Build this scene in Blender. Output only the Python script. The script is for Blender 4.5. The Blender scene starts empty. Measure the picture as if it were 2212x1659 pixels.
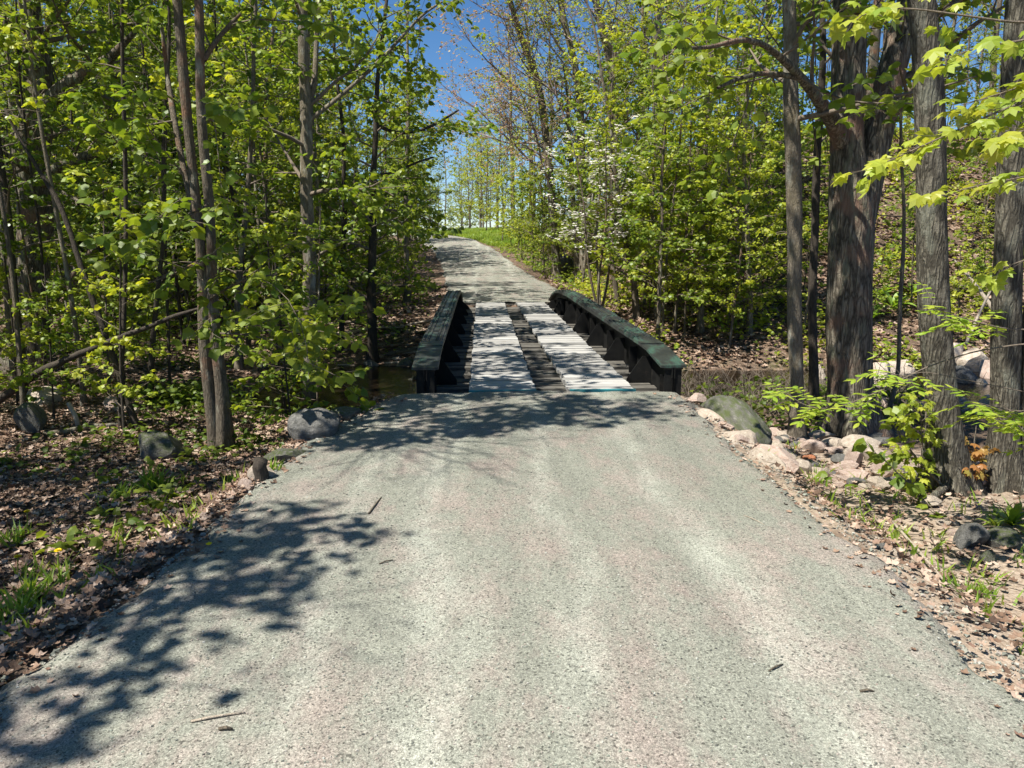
import bpy, math, random
import numpy as np
from mathutils import Vector, Matrix, noise as mnoise

SC = bpy.context.scene
COL = SC.collection
R = math.radians

# ------------------------------------------------------------------ camera
F = 1620.0                      # focal length in pixels of a 2212 px wide picture
CAMZ = 1.75
cam_d = bpy.data.cameras.new("camera")
cam = bpy.data.objects.new("camera", cam_d)
COL.objects.link(cam)
cam_d.sensor_width = 36.0
cam_d.lens = F / 2212.0 * 36.0
cam_d.clip_start = 0.05
cam_d.clip_end = 3000.0
cam.location = (0, 0, CAMZ)
cam.rotation_euler = (R(90 - 11.16), 0, R(-2.3))
SC.camera = cam
bpy.context.view_layer.update()
CM = np.array(cam.matrix_world.to_3x3())


def ray(px, py):
    d = np.array(((px - 1106.0) / F, -(py - 829.5) / F, -1.0))
    return CM @ d


def PT(px, py, Y):
    """the place at forward distance Y that is seen at px, py"""
    d = ray(px, py)
    t = Y / d[1]
    return np.array((0, 0, CAMZ)) + d * t


# ------------------------------------------------------------------ terrain
def ss(t):
    t = np.clip(t, 0, 1)
    return t * t * (3 - 2 * t)


def road_z(y):
    return np.interp(y, [-20, 20, 30, 36, 45, 52, 58, 66, 90, 150, 400],
                     [0, 0, .12, .3, .95, 1.55, 1.85, 1.8, .2, -3, -8])


def road_xl(y):
    return np.interp(y, [-20, 1, 4, 6, 7.2, 8.4, 19.6, 24, 36, 45, 52, 60, 75, 100],
                     [-2.35, -2.22, -1.80, -1.64, -1.4, -1.0, -.9, -1.15, -1.9, -2.9, -4.4, -7.6, -19, -45])


def road_xr(y):
    return np.interp(y, [-20, 1, 4, 8.4, 19.6, 24, 36, 45, 52, 60, 75, 100],
                     [2.2, 2.15, 2.18, 2.25, 2.5, 2.6, 1.8, .9, -.5, -3.2, -13, -38])


def stream_y(x):
    return 12.35 - .02 * x + .3 * np.sin(x * .3 + .6) + .85 * np.log1p(np.exp((-x - 3.4) * 1.6)) / 1.6


WATER_Z = -.86


def wob(x, y, s=1.0):
    return (np.sin(x * 1.3 * s + y * .7 * s) + np.sin(y * 1.9 * s - x * .45 * s + 1.3) * .7 +
            np.sin(x * 3.1 * s + 2) * .35 + np.sin(y * 3.7 * s + x * 2.1 * s) * .35) / 2.4


def H(x, y):
    x = np.asarray(x, float)
    y = np.asarray(y, float)
    zr = road_z(y)
    xl, xr = road_xl(y), road_xr(y)
    nl = np.interp(y, [-20, 1, 3, 5, 8, 11], [-.02, -.06, -.14, -.32, -.56, -.66])
    nr = np.interp(y, [-20, 1, 3, 5, 7, 9, 11], [-.02, -.05, -.1, -.24, -.4, -.6, -.66])
    nl = nl + .22 * ss((-x - 3) / 3) * ss((y - 4) / 4)
    near = np.where(x < .5, nl, nr)
    far = zr - .12
    base = near + (far - near) * ss((y - 13) / 7)
    base = base + 2.6 * ss((-x - 9) / 22)
    hill = 4.3 * ss((y - 14.5) / 12) * ss((x - 3.2) / 7.5) * (1 - .75 * ss((y - 42) / 18))
    hill = hill + 1.3 * ss((y - 20) / 10) * ss((x - xr - .8) / 2.8) * ss((48 - y) / 10)
    hill = hill + .5 * ss((y - 44) / 8) * ss((x - xr - .3) / 5)
    base = base + hill
    rough = .05 * wob(x, y) + .03 * wob(x, y, 2.7)
    base = base + rough * np.where(np.abs(x) > 3, 1.6, 1.0)
    d = y - stream_y(x)
    t = np.where(d < 0, ss((-d - 1.15 + .5 * ss((x - 2) / 1.5)) / 1.7), ss((d - 1.25 + .8 * ss((x - 2) / 1.5)) / np.where(x > 2.5, 3.0, 5.0)))
    bed = -1.12 + rough * .7 + .46 * ss((-x - 3.1) / 1.3)
    z = bed * (1 - t) + base * t
    # the road's own bank
    e = np.where(x < xl, xl - x, np.where(x > xr, x - xr, 0))
    w = 1 - ss(e / np.where(y > 19, .9, .55))
    on = (1 - ss((y - 8.35) / .35)) + ss((y - 19.5) / .35)
    w = w * on
    return z * (1 - w) + (zr - .035) * w


def h1(x, y):
    return float(H(x, y))


def PG(px, py, lift=0.0):
    """where the line of sight through px, py meets the ground"""
    d = ray(px, py)
    d = d / d[1]
    prev = 1.0
    for Y in np.arange(1.0, 120, .05):
        p = np.array((0, 0, CAMZ)) + d * Y
        if p[2] < h1(p[0], p[1]) + lift:
            return np.array((p[0], p[1], h1(p[0], p[1])))
    return np.array((0, 0, CAMZ)) + d * 60


# ------------------------------------------------------------------ materials
def mat(name):
    m = bpy.data.materials.new(name)
    m.use_nodes = True
    nt = m.node_tree
    nt.nodes.clear()
    return m, nt


def N(nt, t, **kw):
    n = nt.nodes.new(t)
    for k, v in kw.items():
        if k.startswith('i_'):
            n.inputs[k[2:].replace('_', ' ')].default_value = v
        else:
            setattr(n, k, v)
    return n


def L(nt, a, b):
    nt.links.new(a, b)


def ramp(nt, fac, stops):
    r = nt.nodes.new('ShaderNodeValToRGB')
    e = r.color_ramp.elements
    while len(e) < len(stops):
        e.new(.5)
    for i, (p, c) in enumerate(stops):
        e[i].position = p
        e[i].color = (*c, 1) if len(c) == 3 else c
    L(nt, fac, r.inputs[0])
    return r.outputs[0]


def mixc(nt, fac, a, b, mode='MIX'):
    m = nt.nodes.new('ShaderNodeMix')
    m.data_type = 'RGBA'
    m.blend_type = mode
    for sock, v in ((m.inputs[0], fac), (m.inputs[6], a), (m.inputs[7], b)):
        if hasattr(v, 'links'):
            L(nt, v, sock)
        elif isinstance(v, (int, float)):
            sock.default_value = v
        else:
            sock.default_value = (*v, 1)
    return m.outputs[2]


def math_(nt, op, a, b=None, c=None, clamp=False):
    m = nt.nodes.new('ShaderNodeMath')
    m.operation = op
    m.use_clamp = clamp
    for s, v in zip(m.inputs, (a, b, c)):
        if v is None:
            continue
        if hasattr(v, 'links'):
            L(nt, v, s)
        else:
            s.default_value = v
    return m.outputs[0]


def finish(nt, color, rough=.8, bump=None, bstr=.5, bdist=.01, spec=.3, metal=0.0):
    b = N(nt, 'ShaderNodeBsdfPrincipled')
    o = N(nt, 'ShaderNodeOutputMaterial')
    if hasattr(color, 'links'):
        L(nt, color, b.inputs['Base Color'])
    else:
        b.inputs['Base Color'].default_value = (*color, 1)
    if hasattr(rough, 'links'):
        L(nt, rough, b.inputs['Roughness'])
    else:
        b.inputs['Roughness'].default_value = rough
    b.inputs['Specular IOR Level'].default_value = spec
    b.inputs['Metallic'].default_value = metal
    if bump is not None:
        bn = N(nt, 'ShaderNodeBump')
        bn.inputs['Strength'].default_value = bstr
        bn.inputs['Distance'].default_value = bdist
        L(nt, bump, bn.inputs['Height'])
        L(nt, bn.outputs[0], b.inputs['Normal'])
    L(nt, b.outputs[0], o.inputs[0])
    return b


def coords(nt, scale=(1, 1, 1), loc=(0, 0, 0)):
    tc = N(nt, 'ShaderNodeTexCoord')
    mp = N(nt, 'ShaderNodeMapping')
    mp.inputs['Scale'].default_value = scale
    mp.inputs['Location'].default_value = loc
    L(nt, tc.outputs['Object'], mp.inputs['Vector'])
    return mp.outputs[0]


def noise_(nt, vec, scale, detail=4, rough=.55, dist=0.0):
    n = N(nt, 'ShaderNodeTexNoise')
    n.inputs['Scale'].default_value = scale
    n.inputs['Detail'].default_value = detail
    n.inputs['Roughness'].default_value = rough
    n.inputs['Distortion'].default_value = dist
    L(nt, vec, n.inputs['Vector'])
    return n.outputs[0]


def voro(nt, vec, scale, out=0, feature='F1', rand=1.0):
    n = N(nt, 'ShaderNodeTexVoronoi')
    n.feature = feature
    n.inputs['Scale'].default_value = scale
    n.inputs['Randomness'].default_value = rand
    L(nt, vec, n.inputs['Vector'])
    return n.outputs[out]


def leaf_mat(name, cols, trans=1.5, tint=(1.05, 1.0, .45), gloss=.05):
    """cols: ramp of per-leaf colours (reflection); the same leaf lets light through with a yellower tint"""
    m, nt = mat(name)
    g = N(nt, 'ShaderNodeNewGeometry')
    k = len(cols)
    c = ramp(nt, g.outputs['Random Per Island'], [(i / (k - 1), cc) for i, cc in enumerate(cols)])
    v = coords(nt)
    big = noise_(nt, v, .55, 2)
    hs = N(nt, 'ShaderNodeHueSaturation')
    L(nt, c, hs.inputs['Color'])
    val = math_(nt, 'MULTIPLY_ADD', big, 1.0, .5)
    L(nt, val, hs.inputs['Value'])
    hue = math_(nt, 'MULTIPLY_ADD', noise_(nt, coords(nt, loc=(7, 3, 1)), .4, 1), -.05, .525)
    L(nt, hue, hs.inputs['Hue'])
    c = hs.outputs[0]
    tcol = mixc(nt, 1.0, c, tuple(trans * t for t in tint), 'MULTIPLY')
    df = N(nt, 'ShaderNodeBsdfDiffuse')
    L(nt, c, df.inputs[0])
    tr = N(nt, 'ShaderNodeBsdfTranslucent')
    L(nt, tcol, tr.inputs[0])
    ad = N(nt, 'ShaderNodeAddShader')
    L(nt, df.outputs[0], ad.inputs[0])
    L(nt, tr.outputs[0], ad.inputs[1])
    gl = N(nt, 'ShaderNodeBsdfGlossy')
    gl.inputs['Roughness'].default_value = .45
    gl.inputs['Color'].default_value = (.9, .95, .85, 1)
    fr = N(nt, 'ShaderNodeLayerWeight')
    fr.inputs[0].default_value = .25
    fac = math_(nt, 'MULTIPLY_ADD', fr.outputs['Fresnel'], .10, gloss * .4, clamp=True)
    mx = N(nt, 'ShaderNodeMixShader')
    L(nt, fac, mx.inputs[0])
    L(nt, ad.outputs[0], mx.inputs[1])
    L(nt, gl.outputs[0], mx.inputs[2])
    o = N(nt, 'ShaderNodeOutputMaterial')
    L(nt, mx.outputs[0], o.inputs[0])
    return m


def bark_mat(name, dark, light, ridge=1.0, scale=1.0, spots=None, patch=None, edge_w=.22):
    m, nt = mat(name)
    v = coords(nt, (9 * scale, 9 * scale, 1.6 * scale))
    n1 = noise_(nt, v, 3.0, 6, .65, .6)
    vv = N(nt, 'ShaderNodeTexVoronoi')
    vv.feature = 'DISTANCE_TO_EDGE'
    vv.inputs['Scale'].default_value = 2.6
    nz = N(nt, 'ShaderNodeTexNoise')
    nz.inputs['Scale'].default_value = 2.0
    L(nt, v, nz.inputs['Vector'])
    add = N(nt, 'ShaderNodeVectorMath')
    add.operation = 'ADD'
    L(nt, v, add.inputs[0])
    L(nt, nz.outputs['Color'], add.inputs[1])
    L(nt, add.outputs[0], vv.inputs['Vector'])
    edge = ramp(nt, vv.outputs[0], [(0, (0, 0, 0)), (edge_w, (1, 1, 1))])
    fac = math_(nt, 'MULTIPLY', n1, math_(nt, 'MULTIPLY_ADD', edge, .55 * ridge, 1 - .55 * ridge))
    cross = noise_(nt, coords(nt, (30 * scale, 30 * scale, 26 * scale)), 1.0, 4, .7)
    fac = math_(nt, 'MULTIPLY', fac, math_(nt, 'MULTIPLY_ADD', cross, 1.1, .45))
    c = ramp(nt, fac, [(.1, dark), (.62, light)])
    lich = noise_(nt, coords(nt), 2.2, 4, .6)
    if patch:
        c = mixc(nt, ramp(nt, lich, [(.52, (0, 0, 0)), (.66, (.85, .85, .85))]), c, patch)
    if spots:
        s2 = noise_(nt, coords(nt, (6, 6, 2), (5, 2, 9)), 1.5, 4)
        c = mixc(nt, ramp(nt, s2, [(.55, (0, 0, 0)), (.68, (.8, .8, .8))]), c, spots)
    finish(nt, c, .9, fac, .9, .02 * ridge + .006, .15)
    return m


M = {}
M['bark_ridged'] = bark_mat('ridged bark', (.036, .030, .023), (.29, .255, .195), 1.3, .85, (.17, .18, .125), (.20, .125, .09), .30)
M['bark_ash'] = bark_mat('ash bark', (.030, .026, .020), (.215, .195, .15), 1.2, 1.1, (.20, .20, .155), None, .26)
M['bark_grey'] = bark_mat('grey bark', (.075, .062, .046), (.25, .215, .165), .8, 1.6, (.36, .35, .29), (.20, .17, .11))
M['bark_brown'] = bark_mat('brown bark', (.05, .042, .032), (.21, .175, .13), .8, 1.8, (.33, .32, .25), (.22, .115, .07))
M['bark_dark'] = bark_mat('dark wood', (.02, .017, .014), (.09, .075, .06), .5, 2.0)
M['bark_pale'] = bark_mat('bleached wood', (.20, .16, .12), (.50, .43, .34), .4, 2.0)
M['twig'] = bark_mat('twig bark', (.07, .058, .045), (.22, .18, .14), .3, 2.0)
M['twig_pale'] = bark_mat('pale mauve twig', (.12, .09, .085), (.33, .26, .245), .3, 2.0)
M['leaf_maple'] = leaf_mat('maple leaf', [(.045, .080, .010), (.085, .120, .012), (.130, .160, .016), (.075, .105, .014)])
M['leaf_bright'] = leaf_mat('young bright leaf', [(.105, .140, .014), (.155, .185, .018), (.215, .225, .024), (.12, .15, .016)])
M['leaf_yellow'] = leaf_mat('yellow green leaf', [(.15, .19, .022), (.21, .215, .028), (.11, .16, .018)], 1.35)
M['leaf_dark'] = leaf_mat('deep green leaf', [(.030, .055, .008), (.055, .082, .010), (.085, .11, .013)])
M['leaf_bud'] = leaf_mat('reddish bud', [(.26, .13, .11), (.17, .17, .05), (.27, .17, .13), (.14, .18, .035)], 1.1, (1, .9, .7))
M['leaf_copper'] = leaf_mat('copper leaf', [(.20, .085, .03), (.24, .13, .04), (.19, .16, .035)], 1.1, (1, .85, .6))
M['leaf_ash'] = leaf_mat('ash leaflet', [(.12, .19, .02), (.17, .23, .028), (.22, .25, .035)])
M['petal_white'] = leaf_mat('white petal', [(.60, .58, .54), (.70, .68, .64)], .5, (1, 1, .95))
M['petal_yellow'] = leaf_mat('yellow petal', [(.75, .47, .01), (.80, .55, .02)], .4, (1, 1, .5))
M['grass'] = leaf_mat('grass blade', [(.09, .15, .02), (.14, .20, .025), (.19, .23, .04)], 1.2)
M['fern'] = leaf_mat('fern frond', [(.10, .17, .02), (.16, .22, .03)], 1.3)

# dead leaves
m, nt = mat('dead leaf')
g = N(nt, 'ShaderNodeNewGeometry')
c = ramp(nt, g.outputs['Random Per Island'], [(0, (.06, .036, .024)), (.3, (.15, .092, .06)), (.55, (.27, .18, .125)), (.8, (.45, .35, .275)), (1, (.14, .068, .042))])
finish(nt, c, .75, None, spec=.35)
M['dead_leaf'] = m

# forest floor
m, nt = mat('forest floor')
v = coords(nt)
vc = N(nt, 'ShaderNodeTexVoronoi')
vc.inputs['Scale'].default_value = 17
wv = N(nt, 'ShaderNodeVectorMath'); wv.operation = 'ADD'
nz = N(nt, 'ShaderNodeTexNoise'); nz.inputs['Scale'].default_value = 9; nz.inputs['Detail'].default_value = 3
L(nt, v, nz.inputs['Vector'])
sc = N(nt, 'ShaderNodeVectorMath'); sc.operation = 'SCALE'; sc.inputs['Scale'].default_value = .12
L(nt, nz.outputs['Color'], sc.inputs[0])
L(nt, v, wv.inputs[0]); L(nt, sc.outputs[0], wv.inputs[1])
L(nt, wv.outputs[0], vc.inputs['Vector'])
sep = N(nt, 'ShaderNodeSeparateColor')
L(nt, vc.outputs['Color'], sep.inputs[0])
c = ramp(nt, sep.outputs[0], [(0, (.045, .028, .018)), (.35, (.12, .075, .05)), (.65, (.22, .145, .10)), (1, (.32, .235, .18))])
soil = ramp(nt, noise_(nt, v, 30, 5), [(.3, (.04, .028, .02)), (.7, (.17, .125, .09))])
c = mixc(nt, ramp(nt, noise_(nt, v, 1.1, 4), [(.42, (0, 0, 0)), (.62, (1, 1, 1))]), c, soil)
moss = ramp(nt, noise_(nt, v, 40, 3), [(.3, (.02, .03, .008)), (.7, (.07, .10, .025))])
c = mixc(nt, ramp(nt, noise_(nt, coords(nt, loc=(3, 8, 0)), .55, 4), [(.56, (0, 0, 0)), (.70, (.8, .8, .8))]), c, moss)
sx = N(nt, 'ShaderNodeSeparateXYZ'); L(nt, v, sx.inputs[0])
wx_ = math_(nt, 'ADD', sx.outputs[0], math_(nt, 'MULTIPLY_ADD', noise_(nt, v, 1.6, 4), 1.6, -.8))
m1 = math_(nt, 'MULTIPLY', math_(nt, 'MULTIPLY_ADD', wx_, 3.0, -5.7, True), math_(nt, 'MULTIPLY_ADD', wx_, -1.2, 6.0, True))
m2 = math_(nt, 'MULTIPLY', m1, math_(nt, 'MULTIPLY_ADD', sx.outputs[1], -1.2, 10.8, True))
sand = ramp(nt, noise_(nt, v, 45, 6, .7), [(.3, (.17, .125, .09)), (.5, (.34, .27, .205)), (.7, (.46, .39, .32))])
c = mixc(nt, math_(nt, 'MULTIPLY', m2, .9), c, sand)
bh = math_(nt, 'ADD', sep.outputs[1], noise_(nt, v, 25, 4))
finish(nt, c, .9, bh, .9, .03, .2)
M['floor'] = m

# gravel of the road
m, nt = mat('crushed gravel')
v = coords(nt)
sp = N(nt, 'ShaderNodeSeparateXYZ')
L(nt, v, sp.inputs[0])
vs = N(nt, 'ShaderNodeTexVoronoi'); vs.inputs['Scale'].default_value = 120
L(nt, v, vs.inputs['Vector'])
s1 = N(nt, 'ShaderNodeSeparateColor'); L(nt, vs.outputs['Color'], s1.inputs[0])
vs2 = N(nt, 'ShaderNodeTexVoronoi'); vs2.inputs['Scale'].default_value = 260
L(nt, v, vs2.inputs['Vector'])
s2 = N(nt, 'ShaderNodeSeparateColor'); L(nt, vs2.outputs['Color'], s2.inputs[0])
vp = coords(nt, (1.0, .55, 1))
pf = ramp(nt, noise_(nt, vp, 2.6, 7, .72), [(.46, (0, 0, 0)), (.62, (.85, .85, .85))])
c = mixc(nt, pf, (.270, .276, .228), (.330, .278, .242))
# paler, finer wheel tracks
def track(x0, w, amp):
    wx = math_(nt, 'MULTIPLY_ADD', noise_(nt, coords(nt, (.5, .35, 1), (x0 * 9, 0, 0)), 1.0, 3), .9, -.45 - x0)
    dx = math_(nt, 'ABSOLUTE', math_(nt, 'ADD', sp.outputs[0], wx))
    k = math_(nt, 'SUBTRACT', 1.0, math_(nt, 'DIVIDE', dx, w), clamp=True)
    brk = ramp(nt, noise_(nt, coords(nt, (2, .8, 1), (0, x0 * 5, 0)), 2.0, 5), [(.35, (.15, .15, .15)), (.65, (1, 1, 1))])
    return math_(nt, 'MULTIPLY', math_(nt, 'MULTIPLY', k, brk), amp)
tk = math_(nt, 'ADD', math_(nt, 'ADD', track(-.28, .22, .62), track(1.22, .24, .58)), math_(nt, 'ADD', track(.42, .16, .5), track(-.75, .14, .35)), clamp=True)
c = mixc(nt, tk, c, (.50, .51, .435))
strk = math_(nt, 'MULTIPLY_ADD', noise_(nt, coords(nt, (7, .45, 1)), 1.0, 5, .6), .5, .76)
spk = math_(nt, 'MULTIPLY_ADD', s1.outputs[0], .44, .73)
spk2 = math_(nt, 'MULTIPLY_ADD', s2.outputs[1], .7, .62)
sp3 = math_(nt, 'MULTIPLY', math_(nt, 'MULTIPLY', spk, spk2), strk)
dk = ramp(nt, s1.outputs[2], [(0, (.40, .40, .40)), (.05, (.45, .45, .45)), (.12, (1, 1, 1))])
sp4 = math_(nt, 'MULTIPLY', sp3, dk)
cc = N(nt, 'ShaderNodeCombineColor')
for i in range(3):
    L(nt, sp4, cc.inputs[i])
c = mixc(nt, 1.0, c, cc.outputs[0], 'MULTIPLY')
bh = math_(nt, 'ADD', math_(nt, 'MULTIPLY', s1.outputs[1], .8), math_(nt, 'ADD', s2.outputs[0], math_(nt, 'MULTIPLY', noise_(nt, v, 18, 3), 1.2)))
bb = finish(nt, c, .88, bh, .8, .008, .25)
M['road'] = m

# loose stones of the road
m, nt = mat('loose gravel stone')
g = N(nt, 'ShaderNodeNewGeometry')
c = ramp(nt, g.outputs['Random Per Island'], [(0, (.07, .07, .065)), (.25, (.18, .19, .16)), (.5, (.26, .28, .23)), (.75, (.30, .25, .215)), (1, (.42, .43, .38))])
finish(nt, c, .85, spec=.3)
M['stone_bit'] = m


def rock_mat(name, a, b, moss=0.0, lich=(.45, .42, .36)):
    m, nt = mat(name)
    v = coords(nt)
    oi = N(nt, 'ShaderNodeObjectInfo')
    off = N(nt, 'ShaderNodeVectorMath'); off.operation = 'ADD'
    cx = N(nt, 'ShaderNodeCombineXYZ')
    k = math_(nt, 'MULTIPLY', oi.outputs['Random'], 40.0)
    L(nt, k, cx.inputs[0]); L(nt, k, cx.inputs[1])
    L(nt, v, off.inputs[0]); L(nt, cx.outputs[0], off.inputs[1])
    v = off.outputs[0]
    n1 = noise_(nt, v, 4, 8, .65)
    n2 = noise_(nt, v, 60, 3, .7)
    c = ramp(nt, n1, [(.3, a), (.68, b)])
    c = mixc(nt, ramp(nt, n2, [(.52, (0, 0, 0)), (.64, (.6, .6, .6))]), c, tuple(x * .35 for x in a))
    c = mixc(nt, ramp(nt, noise_(nt, v, 7, 5, .6), [(.58, (0, 0, 0)), (.66, (.6, .6, .6))]), c, lich)
    if moss:
        gm = N(nt, 'ShaderNodeNewGeometry')
        sn = N(nt, 'ShaderNodeSeparateXYZ'); L(nt, gm.outputs['Normal'], sn.inputs[0])
        f = math_(nt, 'MULTIPLY', ramp(nt, sn.outputs[2], [(.1, (0, 0, 0)), (.7, (1, 1, 1))]), ramp(nt, noise_(nt, v, 5, 5), [(.38, (0, 0, 0)), (.6, (moss, moss, moss))]))
        c = mixc(nt, f, c, (.075, .095, .03))
    bump = math_(nt, 'ADD', noise_(nt, v, 9, 8, .7), math_(nt, 'MULTIPLY', n2, .25))
    finish(nt, c, .85, bump, .8, .03, .25)
    return m


M['rock_tan'] = rock_mat('tan granite', (.33, .265, .205), (.58, .50, .41), 0, (.62, .57, .49))
M['rock_pink'] = rock_mat('pinkish granite', (.36, .25, .20), (.58, .47, .40), 0, (.60, .54, .47))
M['rock_grey'] = rock_mat('grey granite', (.075, .074, .068), (.21, .205, .19), 0, (.30, .29, .265))
M['rock_moss'] = rock_mat('mossy granite', (.07, .068, .058), (.19, .185, .16), .9, (.27, .26, .22))
M['rock_rust'] = rock_mat('rust red stone', (.36, .13, .06), (.52, .22, .11))
M['rock_dark'] = rock_mat('dark wet stone', (.05, .05, .05), (.15, .15, .145), 0, (.2, .2, .19))

# painted steel
m, nt = mat('black bridge paint')
v = coords(nt)
n = noise_(nt, v, 6, 6, .65)
c = ramp(nt, n, [(.35, (.005, .005, .005)), (.60, (.012, .012, .011)), (.76, (.045, .034, .027))])
finish(nt, c, ramp(nt, n, [(.3, (.6, .6, .6)), (.7, (.8, .8, .8))]), noise_(nt, v, 45, 4), .25, .004, .2)
M['steel'] = m
m, nt = mat('green bridge paint')
v = coords(nt)
n = noise_(nt, coords(nt, (1.5, .7, 1)), 3.2, 6, .65)
c = ramp(nt, n, [(.36, (.010, .011, .010)), (.50, (.026, .030, .026)), (.60, (.036, .082, .060)), (.74, (.075, .082, .052))])
c = mixc(nt, ramp(nt, noise_(nt, v, 22, 5, .7), [(.54, (0, 0, 0)), (.66, (.75, .75, .75))]), c, (.028, .030, .028))
finish(nt, c, .5, noise_(nt, v, 45, 4), .25, .004, .5)
M['steel_top'] = m
m, nt = mat('weathered plank')
v = coords(nt, (1.2, 14, 14))
g = N(nt, 'ShaderNodeNewGeometry')
n = noise_(nt, v, 5, 6, .65, .3)
c = ramp(nt, n, [(.25, (.24, .235, .22)), (.7, (.49, .48, .455))])
pv = math_(nt, 'MULTIPLY_ADD', g.outputs['Random Per Island'], .5, .6)
cc = N(nt, 'ShaderNodeCombineColor')
for i in range(3):
    L(nt, pv, cc.inputs[i])
c = mixc(nt, 1.0, c, cc.outputs[0], 'MULTIPLY')
c = mixc(nt, ramp(nt, noise_(nt, coords(nt, (2, 2, 2)), 2.5, 5), [(.58, (0, 0, 0)), (.75, (.45, .45, .45))]), c, (.22, .20, .17))
finish(nt, c, .8, n, .4, .004, .25)
M['plank'] = m
m, nt = mat('teal painted board')
n = noise_(nt, coords(nt, (1, 6, 6)), 6, 6, .7)
c = ramp(nt, n, [(.30, (.24, .24, .22)), (.42, (.03, .19, .20)), (.70, (.06, .33, .37))])
finish(nt, c, .55, n, .3, .004)
M['teal'] = m
m, nt = mat('old sleeper wood')
n = noise_(nt, coords(nt, (2, 12, 12)), 4, 6, .7, .4)
c = ramp(nt, n, [(.3, (.045, .042, .037)), (.7, (.16, .15, .13))])
finish(nt, c, .85, n, .7, .01, .2)
M['tie'] = m
m, nt = mat('stone masonry')
v = coords(nt)
vb = voro(nt, v, 3.0, 0, 'DISTANCE_TO_EDGE')
c = mixc(nt, ramp(nt, vb, [(0.02, (0, 0, 0)), (.08, (1, 1, 1))]), (.04, .035, .03), ramp(nt, noise_(nt, v, 4, 6), [(.3, (.13, .12, .11)), (.7, (.28, .26, .23))]))
finish(nt, c, .9, vb, .8, .04)
M['masonry'] = m

# stream
m, nt = mat('stream water')
v = coords(nt)
b = N(nt, 'ShaderNodeBsdfPrincipled')
b.inputs['Base Color'].default_value = (.014, .010, .006, 1)
b.inputs['Roughness'].default_value = .06
b.inputs['IOR'].default_value = 1.33
b.inputs['Transmission Weight'].default_value = .35
bn = N(nt, 'ShaderNodeBump'); bn.inputs['Strength'].default_value = .25; bn.inputs['Distance'].default_value = .03
L(nt, noise_(nt, coords(nt, (3, 5, 3)), 2.5, 4), bn.inputs['Height'])
L(nt, bn.outputs[0], b.inputs['Normal'])
o = N(nt, 'ShaderNodeOutputMaterial'); L(nt, b.outputs[0], o.inputs[0])
M['water'] = m


# ------------------------------------------------------------------ mesh building
class MB:
    def __init__(self):
        self.v = []; self.f = []; self.n = 0

    def add(self, verts, faces, mi=0):
        verts = np.asarray(verts, np.float32).reshape(-1, 3)
        faces = np.asarray(faces, np.int64)
        self.v.append(verts)
        self.f.append((faces + self.n, mi))
        self.n += len(verts)

    def mesh(self, name, mats, smooth=False):
        me = bpy.data.meshes.new(name)
        if self.n:
            v = np.concatenate(self.v)
            loops = np.concatenate([f.ravel() for f, _ in self.f]).astype(np.int32)
            tot = np.concatenate([np.full(len(f), f.shape[1], np.int32) for f, _ in self.f])
            mi = np.concatenate([np.full(len(f), k, np.int32) for f, k in self.f])
            st = np.concatenate([[0], np.cumsum(tot)[:-1]]).astype(np.int32)
            me.vertices.add(len(v)); me.vertices.foreach_set('co', v.ravel())
            me.loops.add(len(loops)); me.loops.foreach_set('vertex_index', loops)
            me.polygons.add(len(tot)); me.polygons.foreach_set('loop_start', st)
            me.polygons.foreach_set('loop_total', tot)
            me.polygons.foreach_set('material_index', mi)
            me.polygons.foreach_set('use_smooth', np.full(len(tot), smooth, bool))
        for x in (mats if isinstance(mats, (list, tuple)) else [mats]):
            me.materials.append(x)
        me.update(calc_edges=True)
        return me

    def build(self, name, mats, parent=None, smooth=False, loc=None):
        o = bpy.data.objects.new(name, self.mesh(name, mats, smooth))
        COL.objects.link(o)
        if parent is not None:
            o.parent = parent
        if loc is not None:
            o.location = loc
        return o

    def absorb(self, other, mi=1):
        self.v += other.v
        self.f += [(f + self.n, mi) for f, _ in other.f]
        self.n += other.n
        return self

    def box(self, lo, hi, mi=0, jit=None):
        x0, y0, z0 = lo; x1, y1, z1 = hi
        v = np.array([(x0, y0, z0), (x1, y0, z0), (x1, y1, z0), (x0, y1, z0), (x0, y0, z1), (x1, y0, z1), (x1, y1, z1), (x0, y1, z1)], float)
        if jit is not None:
            v += jit
        self.add(v, [(0, 3, 2, 1), (4, 5, 6, 7), (0, 1, 5, 4), (1, 2, 6, 5), (2, 3, 7, 6), (3, 0, 4, 7)], mi)


def tag(o, label=None, cat=None, group=None, kind=None):
    if label: o['label'] = label
    if cat: o['category'] = cat
    if group: o['group'] = group
    if kind: o['kind'] = kind
    return o


def thing(name, label, cat, loc=(0, 0, 0), group=None):
    o = bpy.data.objects.new(name, None)
    COL.objects.link(o)
    o.location = tuple(float(x) for x in loc)
    o.empty_display_size = .2
    return tag(o, label, cat, group)


def copy_thing(root, loc, rz=0, s=1.0, label=None, group=None):
    r = root.copy(); COL.objects.link(r)
    r.location = tuple(float(x) for x in loc)
    r.rotation_euler = (0, 0, rz)
    r.scale = (s, s, s) if isinstance(s, (int, float)) else s
    if label: r['label'] = label
    if group: r['group'] = group
    for ch in list(root.children):
        c = ch.copy(); COL.objects.link(c); c.parent = r
    return r


def norm(a):
    a = np.asarray(a, float)
    return a / (np.linalg.norm(a) + 1e-9)


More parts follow.
